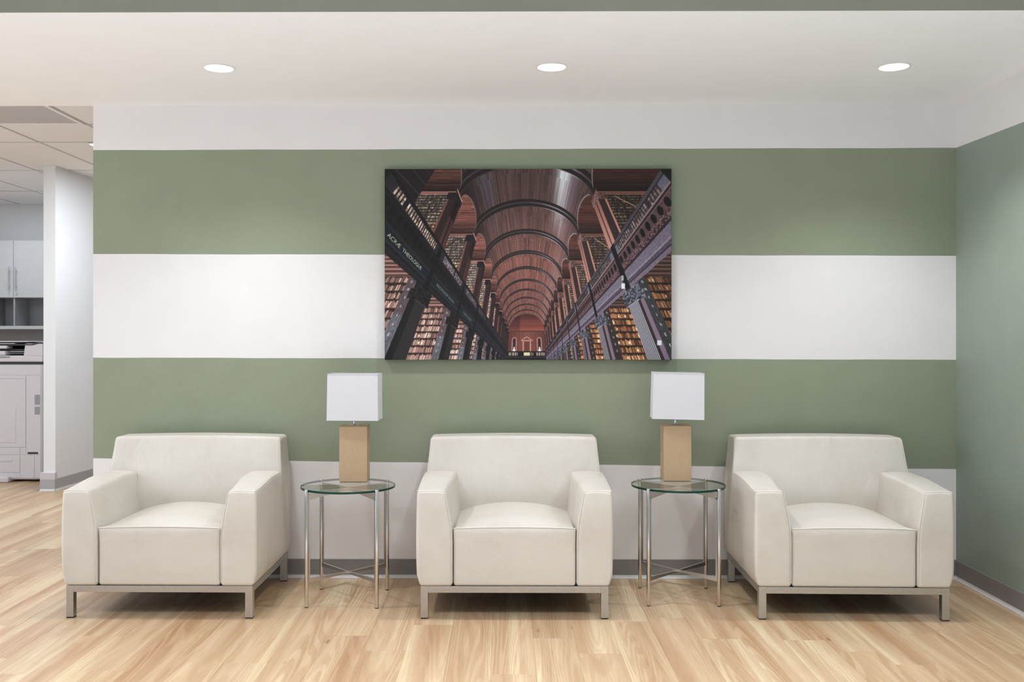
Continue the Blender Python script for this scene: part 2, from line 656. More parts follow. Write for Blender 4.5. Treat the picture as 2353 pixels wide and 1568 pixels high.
# dropped ceiling over the seats, its green front face included
mb = MB()
mb.box((-7.0, -1.529, CEIL), (WR, 0.0, 2.90), mi=0)
mb.mi[-4] = 1
o = struct(mb, 'ceiling', [MAT['ceil'], MAT['olive']])
for p in o.data.polygons:
    if p.normal.y < -0.9:
        p.material_index = 1
    else:
        p.material_index = 0
# higher ceiling of the room the picture is taken from
mb = MB()
mb.box((-7.0, -7.5, 2.90), (WR, -1.45, 2.96))
struct(mb, 'ceiling_front_room', MAT['ceil'])

# suspended ceiling of the copy room, tile by tile
HC = 2.72
cg = MB()
xs = [-6.47 + 0.61 * i for i in range(8)]          # ... -4.64 -4.03 -3.42 -2.81 -2.20
xs = [x + 0.0 for x in xs]
ys = [0.14, 0.708, 1.318, 1.923, 3.155, 4.375, 5.33]
for x in xs:
    cg.box((x - 0.008, 0.14, HC + 0.001), (x + 0.008, 5.33, HC + 0.012))
for y in ys[1:-1]:
    cg.box((xs[0], y - 0.008, HC), (xs[-1], y + 0.008, HC + 0.011))
cg.box((xs[0] - .1, 0.13, HC + 0.03), (-2.0, 5.45, HC + 0.06))
tc = struct(cg, 'ceiling_copy_room', MAT['grid'])
tcache = {}
random.seed(11)
for i in range(len(xs) - 1):
    for j in range(len(ys) - 1):
        if (i in (5,) and j == 1):
            continue                                  # the perforated air return sits here
        w_, d_ = xs[i + 1] - xs[i] - 0.019, ys[j + 1] - ys[j] - 0.019
        key = (round(w_, 3), round(d_, 3))
        if key not in tcache:
            q = MB()
            q.box((-w_ / 2, -d_ / 2, 0), (w_ / 2, d_ / 2, 0.016), 0.003)
            tcache[key] = q.mesh('ceiling_tile', MAT['tile'])
        t = bpy.data.objects.new('ceiling_tile', tcache[key])
        COL.objects.link(t)
        t.location = ((xs[i] + xs[i + 1]) / 2, (ys[j] + ys[j + 1]) / 2, HC + random.uniform(0.0, 0.002))
        t.parent = tc

# unseen pale floor before the planks, made up to bounce light onto the ceiling
mb = MB()
mb.box((-7.0, -7.5, -0.12), (WR + 0.12, -2.42, 0.0))
struct(mb, 'floor_front_bounce', simple('pale_bounce_reflector', srgb(232, 233, 236), 0.4, nscale=40, var=0.03))

# floor: base slab plus individual planks wherever the lens can tell them apart
mb = MB()
mb.box((-7.0, -2.42, -0.12), (WR + 0.12, 5.45, -0.004))
fl = struct(mb, 'floor', MAT['wood_all'])
PW, PL = 0.1775, 1.22
pcache = {}
fixed = {0: 3.78, 1: 4.23, 2: 4.03, 3: 4.48, 4: 4.54, -1: 4.9, -2: 3.2, -3: 4.06, -4: 4.26, -5: 3.5, -6: 3.9, -7: 4.7, -8: 3.6}
random.seed(5)
count = 0
for c in range(-31, 14):
    xa = -0.055 + PW * c
    xb = xa + PW
    if xa >= WR:
        continue
    xb = min(xb, WR)
    yend = 0.0 if xb > WL else 5.32
    off = (fixed[c] - 5.277) if c in fixed else random.uniform(0, PL)
    ystart = -2.15
    if c < -14:
        ystart = -1.75 + (-c - 14) * 0.21             # the lens sees less of the floor further out
    y = off - PL * math.ceil((off - ystart) / PL)
    while y < yend:
        y0, y1 = max(y, -2.4), min(y + PL, yend)
        if y1 - y0 > 0.02 and xb - xa > 0.01:
            key = (round(xb - xa, 4), round(y1 - y0, 4))
            if key not in pcache:
                q = MB()
                g = 0.00015
                w_, l_ = key[0] / 2 - g, key[1] / 2 - g
                b_ = 0.0004
                q.add([(-w_, -l_, -0.0035), (w_, -l_, -0.0035), (w_, l_, -0.0035), (-w_, l_, -0.0035),
                       (-w_, -l_, -b_), (w_, -l_, -b_), (w_, l_, -b_), (-w_, l_, -b_),
                       (-w_ + b_, -l_ + b_, 0), (w_ - b_, -l_ + b_, 0), (w_ - b_, l_ - b_, 0), (-w_ + b_, l_ - b_, 0)],
                      [(8, 9, 10, 11)] + [(4 + i, 4 + (i + 1) % 4, 8 + (i + 1) % 4, 8 + i) for i in range(4)] + [(i, (i + 1) % 4, 4 + (i + 1) % 4, 4 + i) for i in range(4)] + [(3, 2, 1, 0)])
                pcache[key] = q.mesh('plank', MAT['wood'])
            p = bpy.data.objects.new('plank', pcache[key])
            COL.objects.link(p)
            p.location = ((xa + xb) / 2, (y0 + y1) / 2, 0)
            p.parent = fl
            count += 1
        y += PL
print('planks', count)


# vinyl base boards, cove shine painted into the colour of the toe
def baseboard(name, p0, p1, nrm, h=0.102, mat='base'):
    p0, p1, nrm = Vector(p0), Vector(p1), Vector(nrm)
    d = (p1 - p0).normalized()
    prof = [(0, h), (0.003, h), (0.0045, h - 0.002), (0.0045, 0.018), (0.0, 0.018)]
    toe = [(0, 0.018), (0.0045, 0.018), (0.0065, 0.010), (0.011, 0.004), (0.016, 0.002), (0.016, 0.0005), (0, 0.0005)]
    def sweep(pr, mat, nm, parent=None, **kw):
        q = MB()
        n = len(pr)
        vs = [p0 + nrm * a + Vector((0, 0, b)) for a, b in pr] + [p1 + nrm * a + Vector((0, 0, b)) for a, b in pr]
        q.add(vs, [(i, (i + 1) % n, n + (i + 1) % n, n + i) for i in range(n)] + [tuple(range(n)), tuple(range(n, 2 * n))[::-1]])
        return q.build(nm, mat, parent, **kw)
    o = sweep(prof, MAT[mat], name, kind='structure')
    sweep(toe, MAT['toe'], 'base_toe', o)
    return o


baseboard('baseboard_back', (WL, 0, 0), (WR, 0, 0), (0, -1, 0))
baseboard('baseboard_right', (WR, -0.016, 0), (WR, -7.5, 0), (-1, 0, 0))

# partition stub and alcove of the copy room
SX0, SX1, SY = -3.862, -3.762, 2.93
mb = MB()
mb.add([(SX0, SY, 0), (SX1, SY, 0), (SX1 + 0.05, SY + 0.7, 0), (SX1 + 0.17, 5.33, 0), (SX0, 5.33, 0),
        (SX0, SY, HC), (SX1, SY, HC), (SX1 + 0.05, SY + 0.7, HC), (SX1 + 0.17, 5.33, HC), (SX0, 5.33, HC)],
       [(0, 1, 6, 5), (1, 2, 7, 6), (2, 3, 8, 7), (3, 4, 9, 8), (4, 0, 5, 9)])
struct(mb, 'wall_partition', MAT['cool'])
mb = MB()
mb.box((-7.0, 5.33, 0), (WR, 5.45, 2.95))
struct(mb, 'wall_copy_room', MAT['cool'])
mb = MB()
mb.box((-7.12, 0.13, 0), (-7.0, 5.45, 2.95))
struct(mb, 'wall_left', MAT['cool'])
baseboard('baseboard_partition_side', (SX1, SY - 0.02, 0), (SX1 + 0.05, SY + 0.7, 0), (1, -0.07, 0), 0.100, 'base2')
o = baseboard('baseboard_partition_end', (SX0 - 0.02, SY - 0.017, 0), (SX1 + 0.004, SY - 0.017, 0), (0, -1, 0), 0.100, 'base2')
mb = MB()
mb.box((SX0 - 0.02, SY - 0.018, 0), (SX1 + 0.004, SY + 0.03, 0.153), 0.002)
struct(mb, 'trim_1', simple('lilac_grey_corner_guard', srgb(205, 201, 206), 0.6, var=0.02))

# ------------------------------------------------------------------ armchairs
SEATW = 0.281
AW = 0.4485


def smooth(a, b, x):
    t = min(1, max(0, (x - a) / (b - a)))
    return t * t * (3 - 2 * t)


ARM_LO, ARM_HI = (0.284, -0.770, 0.1505), (AW, -0.262, 0.588)


def arm_warp(sx):
    def f(x, y, z):
        fr = (x - 0.284) / (AW - 0.284)
        ry = smooth(-0.75, -0.35, y)
        inner = 0.284 - 0.015 * ry + (0.031 - 0.010 * ry) * smooth(0.36, 0.66, z) * 1.25
        outer = AW - 0.012 * (1 - smooth(0.15, 0.21, z)) + 0.004 * math.sin(math.pi * min(1, max(0, (z - 0.15) / 0.43)))
        xx = lerp(inner, outer, fr)
        top = smooth(0.42, 0.58, z)
        zz = z + top * (0.022 * smooth(-0.78, -0.42, y) + 0.004 * math.sin(math.pi * min(1, max(0, fr))))
        yy = y - 0.004 * math.sin(math.pi * min(1, max(0, (z - 0.15) / 0.43))) * (1 if y < -0.7 else 0)
        yy += 0.010 * smooth(0.50, 0.59, z) * (1 if y < -0.7 else 0) * 0.4
        return (sx * xx, yy, zz)
    return f


def back_warp(x, y, z):
    fy = (y + 0.275) / 0.225            # 0 front, 1 rear
    zt = smooth(0.52, 0.80, z)
    front = lerp(-0.278, -0.205, min(1, max(0, (z - 0.50) / 0.29)))
    if abs(x) < 0.34:
        front -= 0.022 * (1 - (x / 0.34) ** 2) * math.sin(math.pi * min(1, max(0, (z - 0.36) / 0.44)))
    yy = lerp(front, -0.052, fy)
    xx = x * (1 - 0.045 * zt)
    xx += (0.012 if x < 0 else -0.012) * (1 - smooth(0.15, 0.21, z)) * (1 if abs(x) > 0.3 else 0)
    zz = z + 0.008 * (1 - (x / AW) ** 2) * smooth(0.6, 0.78, z)
    return (xx, yy, zz)


def seat_warp(x, y, z):
    t = smooth(0.36, 0.42, z)
    ky = smooth(-0.765, -0.66, y)
    cr = max(0.0, 1 - (abs(x) / SEATW) ** 2.2)
    zz = z + t * (0.006 * cr + 0.034 * ky * cr - 0.012 * (1 - cr) * ky)
    yy = y
    if y < -0.72:
        yy -= 0.007 * math.sin(math.pi * min(1, max(0, (z - 0.15) / 0.27))) * (1 - (x / SEATW) ** 2)
        yy -= 0.004 * smooth(0.33, 0.40, z)
    return (x, yy, zz)


def make_chair(label):
    t = thing('armchair', label, 'armchair', (0, 0, 0), 0, 'cream leather armchairs along the striped wall')
    q = MB()
    q.block((-SEATW, -0.765, 0.151), (SEATW, -0.24, 0.418), 0.014, seat_warp, n=16, k=3)
    seat = q.build('seat', MAT['leather_seat'], t, smooth='all')
    # piping across the front edge
    q = MB()
    pts = []
    for i in range(31):
        x = lerp(-SEATW + 0.002, SEATW - 0.002, i / 30)
        p = seat_warp(x, -0.7615, 0.4155)
        pts.append((p[0], p[1] - 0.0015, p[2] + 0.001))
    q.tube(pts, 0.0021)
    q.build('piping', MAT['piping'], seat, smooth=True)
    q = MB()
    q.block((-AW, -0.275, 0.1505), (AW, -0.05, 0.778), 0.017, back_warp, n=18, k=4)
    bk = q.build('backrest', MAT['leather_back'], t, smooth='all')
    for sx in (-1, 1):
        q = MB()
        pts = []
        for i in range(40):
            z = lerp(0.19, 0.771, i / 39)
            p = back_warp(sx * (AW - 0.005 - (0.004 * smooth(0.74, 0.77, z))), -0.275 + 0.005, z)
            pts.append((p[0] + sx * 0.0003, p[1] - 0.0006, p[2]))
        q.tube(pts, 0.0018, 6)
        q.build('piping', MAT['piping'], bk, smooth=True)
    for sx in (-1, 1):
        q = MB()
        wf = arm_warp(sx)
        q.block(ARM_LO, ARM_HI, 0.016, wf, n=12, k=3)
        arm = q.build('armrest', MAT['leather'], t, smooth='all')
        # piping: up the inner front edge, across the top front edge, back along the outer top edge
        q = MB()
        pts = []
        for i in range(26):
            pts.append(wf(ARM_LO[0] + 0.004, ARM_LO[1] + 0.004, lerp(0.17, 0.580, i / 25)))
        pts = [(p[0] - sx * 0.001, p[1] - 0.0015, p[2]) for p in pts]
        q.tube(pts, 0.0017, 6)
        pts = [wf(lerp(ARM_LO[0] + 0.006, AW - 0.006, i / 10), ARM_LO[1] + 0.006, 0.5845) for i in range(11)]
        pts += [wf(AW - 0.005, lerp(ARM_LO[1] + 0.008, -0.28, i / 14), 0.584) for i in range(15)]
        pts = [(p[0] + (sx * 0.0005), p[1] - 0.0005, p[2] + 0.0003) for p in pts]
        q.tube(pts, 0.0018, 6)
        q.build('piping', MAT['piping'], arm, smooth=True)
    # frame
    X, YF, YR = 0.431, -0.763, -0.046
    q = MB()
    s = 0.030
    e_ = 0.0338
    rails = [((-X + e_, YF + 0.0004, 0.120), (X - e_, YF + s, 0.1500)), ((-X + e_, YR - s, 0.120), (X - e_, YR - 0.0004, 0.1500)),
             ((-X + 0.0004, YF + e_, 0.120), (-X + s, YR - e_, 0.1500)), ((X - s, YF + e_, 0.120), (X - 0.0004, YR - e_, 0.1500))]
    for lo_, hi_ in rails:
        q = MB()
        q.box(lo_, hi_, 0.0012)
        q.build('frame_rail', MAT['satin'], t)
    q = MB()
    q.box((-X + s, YF + s, 0.140), (X - s, YR - s, 0.1505))
    q.build('dust_cover', MAT['blackcloth'], t)
    L = 0.034
    for sx in (-1, 1):
        for yy in (YF, YR - L):
            xx = (X - L) if sx > 0 else -X
            q = MB()
            q.box((xx, yy, 0.005), (xx + L, yy + L, 0.1503), 0.0012)
            lg = q.build('leg', MAT['satin'], t)
            q = MB()
            q.box((xx + 0.001, yy + 0.001, 0.0), (xx + L - 0.001, yy + L - 0.001, 0.006))
            q.build('rubber_foot', MAT['rubber'], lg)
    return t


ch = make_chair('cream leather armchair in the middle, under the framed library picture, between the two glass tables')
ch.location = (0.0446, 0, 0)
ch1 = dup(ch, (-1.585, 0.0, 0), R(-0.4), 'leftmost cream leather armchair, beside the opening to the copy room')
ch3 = dup(ch, (1.612, -0.012, 0), R(-1.3), 'cream leather armchair on the right, in the corner by the green side wall')


# ------------------------------------------------------------------ glass side tables
def make_table(label):
    t = thing('side_table', label, 'table', (0, 0, 0), 0, 'round glass side tables between the armchairs')
    H = 0.5625
    a = 0.169
    GR = 0.2315
    # round pane: clear faces, green edge
    n = 96
    th = 0.010
    q = MB()
    vs = [(GR * math.cos(2 * math.pi * i / n), GR * math.sin(2 * math.pi * i / n), z) for z in (H - th, H) for i in range(n)]
    q.add(vs, [tuple(range(n))[::-1]], 1)
    q.add(vs, [tuple(range(n, 2 * n))], 0)
    q.add(vs, [(i, (i + 1) % n, n + (i + 1) % n, n + i) for i in range(n)], 1)
    gp = q.build('glass_top', [MAT['glass'], MAT['glassunder']], t)
    q = MB()
    vs = [(p[0] * 1.0012, p[1] * 1.0012, p[2]) for p in vs]
    vs += [(p[0] * 0.995, p[1] * 0.995, p[2]) for p in vs]
    q.add(vs, [(3 * n + i, 3 * n + (i + 1) % n, 2 * n + (i + 1) % n, 2 * n + i) for i in range(n)], 0)
    q.add(vs, [(i, 2 * n + i, 2 * n + (i + 1) % n, (i + 1) % n) for i in range(n)] + [(n + i, n + (i + 1) % n, 3 * n + (i + 1) % n, 3 * n + i) for i in range(n)], 0)
    q.add(vs, [(i, (i + 1) % n, n + (i + 1) % n, n + i) for i in range(n)], 0)
    q.build('glass_edge', MAT['glassedge'], gp, smooth=True, label='dark green polished edge of the glass')
    for sx in (-1, 1):
        for sy in (-1, 1):
            q = MB()
            q.lathe([(0, 0.004), (0.0085, 0.004), (0.0092, 0.006), (0.0092, H + 0.0008), (0.0085, H + 0.002), (0.0, H + 0.002)], (sx * a, sy * a, 0), 28)
            lg = q.build('leg', MAT['steel'], t, smooth=True)
            q = MB()
            q.cyl((sx * a, sy * a, 0), (sx * a, sy * a, 0.005), 0.0085, n=20)
            q.build('rubber_foot', MAT['rubber'], lg)
    # upper cross: deep at the legs, shallow in the middle ; lower cross: slim bars
    for k, ang in enumerate((45, 135)):
        rot = Matrix.Rotation(R(ang), 4, 'Z')
        Lr = a * math.sqrt(2) - 0.008
        h = 0.003 if True else 0
        zt = H - th - 0.002 - (0.0 if k == 0 else 0.0)
        prof = [(-Lr, zt), (Lr, zt), (Lr, zt - 0.038), (0.02, zt - 0.012), (-0.02, zt - 0.012), (-Lr, zt - 0.038)]
        q = MB()
        q.extrude(prof, -h, h, 'y')
        # the deep end runs down the leg as a narrow fin
        for sg in (-1, 1):
            q.box((min(sg * Lr, sg * (Lr - 0.010)), -h, 0.125), (max(sg * Lr, sg * (Lr - 0.010)), h, zt - 0.03))
        q.v = [(rot @ Vector(p))[:] for p in q.v]
        q.build('cross_bar', MAT['steelbar'], t)
        q = MB()
        z0 = 0.131
        prof = [(-Lr, z0 + 0.009), (0, z0 + 0.003), (Lr, z0 + 0.009), (Lr, z0 - 0.012), (0, z0 - 0.005), (-Lr, z0 - 0.012)]
        q.extrude(prof, -0.004, 0.004, 'y')
        q.v = [(rot @ Vector(p))[:] for p in q.v]
        q.build('stretcher', MAT['steelbar'], t)
    # clear bumpers under the glass
    for k in range(4):
        ang = R(45 + 90 * k)
        rr = 0.205
        q = MB()
        q.lathe([(0, -0.003), (0.005, -0.0025), (0.006, 0.0), (0, 0.0)], (rr * math.cos(ang), rr * math.sin(ang), H - th), 14)
        q.build('bumper', MAT['trimwhite'], t, smooth=True)
    return t


tb = make_table('round glass side table on steel legs between the left and middle armchairs')
tb.location = (-0.775, -0.415, 0)
tb.rotation_euler = (0, 0, R(-1.5))
tb2 = dup(tb, (0.863, -0.373, 0), R(-0.9), 'round glass side table on steel legs between the middle and right armchairs')


# ------------------------------------------------------------------ table lamps
def make_lamp(label):
    t = thing('table_lamp', label, 'lamp', (0, 0, 0), 0, 'lamps with white box shades on the glass tables')
    W2, D2, Hb = 0.0705, 0.058, 0.284
    q = MB()
    q.block((-W2, -D2, 0.002), (W2, D2, Hb), 0.0022, None, n=6, k=2)
    b = q.build('lamp_base', MAT['tanbox'], t, smooth=True)
    q = MB()
    e = 0.0008
    for z in (Hb - 0.0025,):
        q.tube([(-W2 - e, -D2 - e, z), (W2 + e, -D2 - e, z), (W2 + e, D2 + e, z), (-W2 - e, D2 + e, z), (-W2 - e, -D2 - e, z)], 0.0009, 6)
    for sx in (-1, 1):
        q.tube([(sx * (W2 + 0.0002), -D2 + 0.0045, 0.004), (sx * (W2 + 0.0002), -D2 + 0.0045, Hb - 0.004)], 0.0007, 6)
    q.build('edge_seam', MAT['stitch'], b, smooth=True)
    q = MB()
    q.box((-W2 + 0.004, -D2 + 0.004, 0.0), (W2 - 0.004, D2 - 0.004, 0.003))
    q.build('felt_pad', MAT['rubber'], b)
    q = MB()
    q.lathe([(0, Hb), (0.013, Hb), (0.013, Hb + 0.003), (0.0085, Hb + 0.006), (0.0075, Hb + 0.010), (0.0075, Hb + 0.075), (0.0, Hb + 0.075)], n=24)
    q.build('stem', MAT['chrome'], t, smooth=True)
    q = MB()
    q.lathe([(0, Hb + 0.073), (0.017, Hb + 0.075), (0.018, Hb + 0.12), (0.014, Hb + 0.125), (0, Hb + 0.125)], n=24)
    q.build('bulb_socket', MAT['dark'], t, smooth=True)
    q = MB()
    q.lathe([(0.012, Hb + 0.124), (0.014, Hb + 0.135), (0.028, Hb + 0.165), (0.030, Hb + 0.185), (0.024, Hb + 0.205), (0.010, Hb + 0.217), (0, Hb + 0.219)], n=24)
    q.build('bulb', MAT['paper'], t, smooth=True)
    # open box shade, slightly wider at the bottom, fabric pinched in at its rims
    z0, z1 = Hb + 0.032, Hb + 0.265
    bw, tw, bd, td = 0.1290, 0.1265, 0.082, 0.079
    def ring(zf, inset):
        w_, d_ = lerp(bw, tw, zf) - inset, lerp(bd, td, zf) - inset
        z = lerp(z0, z1, zf)
        pts = []
        m_ = 14
        pin = 0.0022 * math.sin(math.pi * zf)
        for (ax, ay, bx, by) in ((-1, -1, 1, -1), (1, -1, 1, 1), (1, 1, -1, 1), (-1, 1, -1, -1)):
            for i in range(m_):
                f = i / m_
                u, v = lerp(ax, bx, f), lerp(ay, by, f)
                k = 1 - pin / w_ * (4 * f * (1 - f)) * 0
                x, y = u * w_, v * d_
                g = pin * 4 * f * (1 - f)
                if ay == by:
                    y += (-g if ay > 0 else g) * -0.6
                else:
                    x += (-g if ax > 0 else g) * -0.6
                pts.append((x, y, z))
        return pts
    rows = 12
    q = MB()
    vs, fs = [], []
    nn = 56
    seq = [(i / rows, 0.0) for i in range(rows + 1)] + [(1 - i / rows, 0.0018) for i in range(rows + 1)]
    for zf, ins in seq:
        vs += ring(zf, ins)
    for k in range(len(seq)):
        k2 = (k + 1) % len(seq)
        for i in range(nn):
            j = (i + 1) % nn
            fs.append((k * nn + i, k * nn + j, k2 * nn + j, k2 * nn + i))
    q.add(vs, fs)
    s = q.build('lamp_shade', MAT['shade'], t, smooth=True)
    for zf in (0.006, 0.994):
        q = MB()
        w_, d_, z = lerp(bw, tw, zf), lerp(bd, td, zf), lerp(z0, z1, zf)
        q.tube([(-w_, -d_, z), (w_, -d_, z), (w_, d_, z), (-w_, d_, z), (-w_, -d_, z)], 0.0017, 6)
        q.build('shade_rim', MAT['shade'], s, smooth=True)
    q = MB()
    zz = z0 + 0.05
    q.tube([(-bw + 0.002, 0, zz), (bw - 0.002, 0, zz)], 0.0014, 6)
    q.tube([(0, -bd + 0.002, zz), (0, bd - 0.002, zz)], 0.0014, 6)
    q.build('shade_carrier', MAT['chrome'], s, smooth=True)
    return t


lp = make_lamp('tan block table lamp with white box shade on the left glass table')
lp.location = (-0.764, -0.275, 0.5628)
lp.rotation_euler = (0, 0, R(1.5))
lp2 = dup(lp, (0.875, -0.235, 0.5628), R(-1.0), 'tan block table lamp with white box shade on the right glass table')
# the right lamp's shade sits a little crooked
for c in bpy.data.objects:
    if c.parent == lp2 and c.name.startswith('lamp_shade'):
        c.rotation_euler = (0, R(0.9), R(-3.0))
    if c.parent == lp and c.name.startswith('lamp_shade'):
        c.rotation_euler = (0, R(0.2), R(-2.5))
        c.location = (0, 0, -0.004)


# ------------------------------------------------------------------ recessed lights
def make_downlight(label):
    t = thing('downlight', label, 'light', (0, 0, 0), 0, 'recessed round ceiling lights over the armchairs')
    q = MB()
    q.lathe([(0.072, 0.0), (0.074, -0.001), (0.074, -0.002), (0.066, -0.003), (0.0635, -0.0015), (0.0635, 0.0)], n=48)
    q.build('trim_ring', MAT['trimwhite'], t, smooth=True)
    q = MB()
    q.lathe([(0.0645, -0.0022), (0.040, -0.003), (0.0, -0.0032)], n=48)
    q.build('lens', MAT['lens'], t, smooth=True)
    return t


dl = make_downlight('leftmost of the three recessed ceiling lights, lit, above the left armchair')
dl.location = (DOWN[0][0], DOWN[0][1], CEIL)
dup(dl, (DOWN[1][0], DOWN[1][1], CEIL), 0, 'middle one of the three recessed ceiling lights, lit, above the library picture')
dup(dl, (DOWN[2][0], DOWN[2][1], CEIL), 0, 'rightmost of the three recessed ceiling lights, lit, nearest the green side wall')
for x, y in DOWN:
    d = bpy.data.lights.new('downlight_lamp', 'SPOT')
    d.energy = SPOT_W
    d.spot_size = R(120)
    d.spot_blend = 1.0
    d.shadow_soft_size = 0.035
    d.color = (0.93, 0.965, 1.0)
    o = bpy.data.objects.new('downlight_lamp', d)
    o.location = (x, y, CEIL - 0.045)
    COL.objects.link(o)

# lit panel and air return in the copy room ceiling
t = thing('ceiling_panel', 'bright lit panel in the tile ceiling, half hidden by the end of the striped wall', 'light', (-2.76, 2.54, HC))
q = MB()
q.box((-0.31, -0.61, -0.010), (0.31, 0.61, -0.002), 0.002)
q.build('panel_frame', MAT['trimwhite'], t)
q = MB()
q.box((-0.295, -0.60, -0.013), (0.295, 0.60, -0.0095))
q.build('panel_lens', MAT['troffer'], t)

t = thing('air_return', 'perforated white square air return grille set in the tile ceiling at the far left', 'vent', ((xs[5] + xs[6]) / 2, (ys[1] + ys[2]) / 2, HC))
q = MB()
for (lo, hi) in (((-0.297, -0.297, -0.004), (0.297, -0.272, 0.01)), ((-0.297, 0.272, -0.004), (0.297, 0.297, 0.01)), ((-0.297, -0.272, -0.004), (-0.272, 0.272, 0.01)), ((0.272, -0.272, -0.004), (0.297, 0.272, 0.01))):
    q.box(lo, hi, 0.001)
q.build('grille_frame', MAT['trimwhite'], t)
q = MB()
q.box((-0.2715, -0.2715, 0.001), (0.2715, 0.2715, 0.004))
q.build('perforated_plate', MAT['perf'], t)
q = MB()
q.box((0.2700, -0.2715, -0.003), (0.2735, 0.2715, 0.002))
q.build('edge_gap', MAT['midgrey'], t)

# ------------------------------------------------------------------ wall cabinet
CY = 4.985
t = thing('wall_cabinet', 'grey laminate wall cabinet with two doors above open cubbies', 'cabinet', (-4.9, CY, 0))
x0, x1 = -1.06, 1.03
ZT, ZD, ZS = 2.293, 1.695, 1.366
q = MB()
q.box((x0, 0.0, ZD), (x1, 0.335, ZT))                                   # closed carcass behind the doors
q.box((x0, 0.0, ZS), (x1, 0.335, ZS + 0.034))                           # bottom shelf
q.build('cabinet_body', MAT['laminate'], t)
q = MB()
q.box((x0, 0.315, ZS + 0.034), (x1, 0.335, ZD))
q.build('back_panel', MAT['lamin_shaded'], t)
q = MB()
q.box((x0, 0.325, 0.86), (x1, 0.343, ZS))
q.build('painted_shade_panel', MAT['lamin_shaded'], t)  # added sheet, its grey paints the shade under the cabinet
CD = -0.236                                                             # world x -5.136 : the seam between the doors
k = 0
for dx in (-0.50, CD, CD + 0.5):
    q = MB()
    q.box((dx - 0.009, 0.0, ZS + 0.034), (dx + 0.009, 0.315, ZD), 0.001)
    q.build('divider', MAT['lamin_shaded'], t)
for a, b, side in ((CD - 0.45, CD, 1), (CD, CD + 0.45, -1), (CD + 0.45, CD + 0.9, 1)):
    q = MB()
    q.box((a + 0.002, -0.020, ZD + 0.002), (b - 0.002, 0.0, ZT - 0.002), 0.001)
    d = q.build('door', MAT['laminate'], t)
    hx = (b - 0.035) if side > 0 else (a + 0.035)
    q = MB()
    q.cyl((hx, -0.052, ZD + 0.07), (hx, -0.052, ZD + 0.32), 0.0055, n=12)
    for z in (ZD + 0.115, ZD + 0.275):
        q.cyl((hx, -0.052, z), (hx, -0.020, z), 0.004, n=10)
    q.build('handle', MAT['chrome'], d, smooth=True)
    if side < 0:
        q = MB()
        q.cyl((hx, -0.020, ZD + 0.045), (hx, -0.030, ZD + 0.045), 0.012, n=20)
        q.cyl((hx, -0.030, ZD + 0.045), (hx, -0.034, ZD + 0.045), 0.008, n=20)
        q.build('lock', MAT['chrome'], d, smooth=True)

# ------------------------------------------------------------------ copier
CXR, CYF = -4.100, 3.42
S = 0.003850


def cz(py):
    return 1.305 - (py - 770) * S


def cx(px):
    return (px - 1160) * S - CXR            # local x, 0 = right side


t = thing('copier', 'large pale grey office copier standing in the alcove under the wall cabinet', 'copier', (CXR, CYF, 0))
xl = -0.66
q = MB()
q.block((xl, 0.0, cz(1104)), (0.0, 0.62, cz(838)), 0.018, None, n=5, k=3)
q.build('body', MAT['copier'], t, smooth=True)
q = MB()
q.box((xl + 0.01, 0.012, cz(838) - 0.001), (-0.006, 0.60, cz(832) + 0.001))
q.build('gap_strip', MAT['dark'], t)


def panel(name, pa, pb, ya, yb, prot=0.004, mat='copier', bev=0.0015, parent=None):
    q = MB()
    q.box((cx(pa), -prot, cz(yb)), (cx(pb), 0.003, cz(ya)), bev)
    return q.build(name, MAT[mat], parent or t)


g = 0.35
panel('upper_panel', -73, 91, 840, 862.6, 0.003)
front = panel('front_door', -73, 56.6, 871.5, 1028.5, 0.006)
panel('door_strip', -73, 56.6, 863.6, 870.7, 0.004)
panel('toner_hatch', -73, 33.6, 937.5, 1018, 0.0085, parent=front)
panel('side_panel', 57.4, 91, 863.6, 1046, 0.004)
panel('tray_top', -73, 42.6, 1029.4, 1046, 0.004)
panel('tray_side', 43.4, 56.8, 1029.4, 1046, 0.0035)
dr = panel('paper_tray', -73, 42.6, 1046.8, 1086.8, 0.005)
panel('tray_handle', -73, 26, 1055.5, 1061.5, 0.009, parent=dr)
panel('lower_panel', 43.4, 76.2, 1046.8, 1100, 0.004)
panel('lower_panel', 77, 91, 1046.8, 1100, 0.004)
panel('foot_panel', -73, 42.6, 1087.6, 1100, 0.003)
panel('grip_slot', 61, 85, 1040, 1044.6, 0.0052, 'dark', 0.0005)
panel('vent', 77, 89.5, 908, 931, 0.0055, 'vent', 0.0005)
panel('vent', 77, 89.5, 935.5, 953.5, 0.0055, 'vent', 0.0005)
# scanner head: lower tray, right block with a wavy top, dark output cavity, lid
q = MB()
q.block((xl, -0.012, cz(832)), (0.004, 0.60, cz(817.5)), 0.010, None, n=5, k=3)
sb = q.build('scanner_tray', MAT['copier'], t, smooth=True)
panel('control_slot', -73, 21, 819.4, 822.6, 0.0155, 'midgrey', 0.0005, sb)
prof = []
for i in range(13):
    f = i / 12
    X = lerp(cx(56), 0.004, f)
    Z = lerp(cz(794), cz(790.2), smooth(0.35, 0.85, f))
    prof.append((X, Z))
prof = [(cx(53), cz(818)), (0.004, cz(818))] + prof[::-1]
q = MB()
q.extrude(prof, -0.012, 0.60, 'y')
q.build('right_block', MAT['copier'], t, smooth=True)
q = MB()
pts = [(lerp(cx(54), 0.003, i / 14), -0.0135, lerp(cz(792.2), cz(788), smooth(0.35, 0.85, i / 14))) for i in range(15)]
q.tube(pts, 0.0065, 8)
q.build('wavy_seam', MAT['dark'], t, smooth=True)
q = MB()
pts = [(lerp(cx(58), 0.002, i / 14), lerp(cz(789.6), cz(785.8), smooth(0.35, 0.85, i / 14))) for i in range(15)]
pts2 = [(a, b - 0.012) for a, b in pts][::-1]
q.extrude(pts + pts2, 0.0, 0.58, 'y')
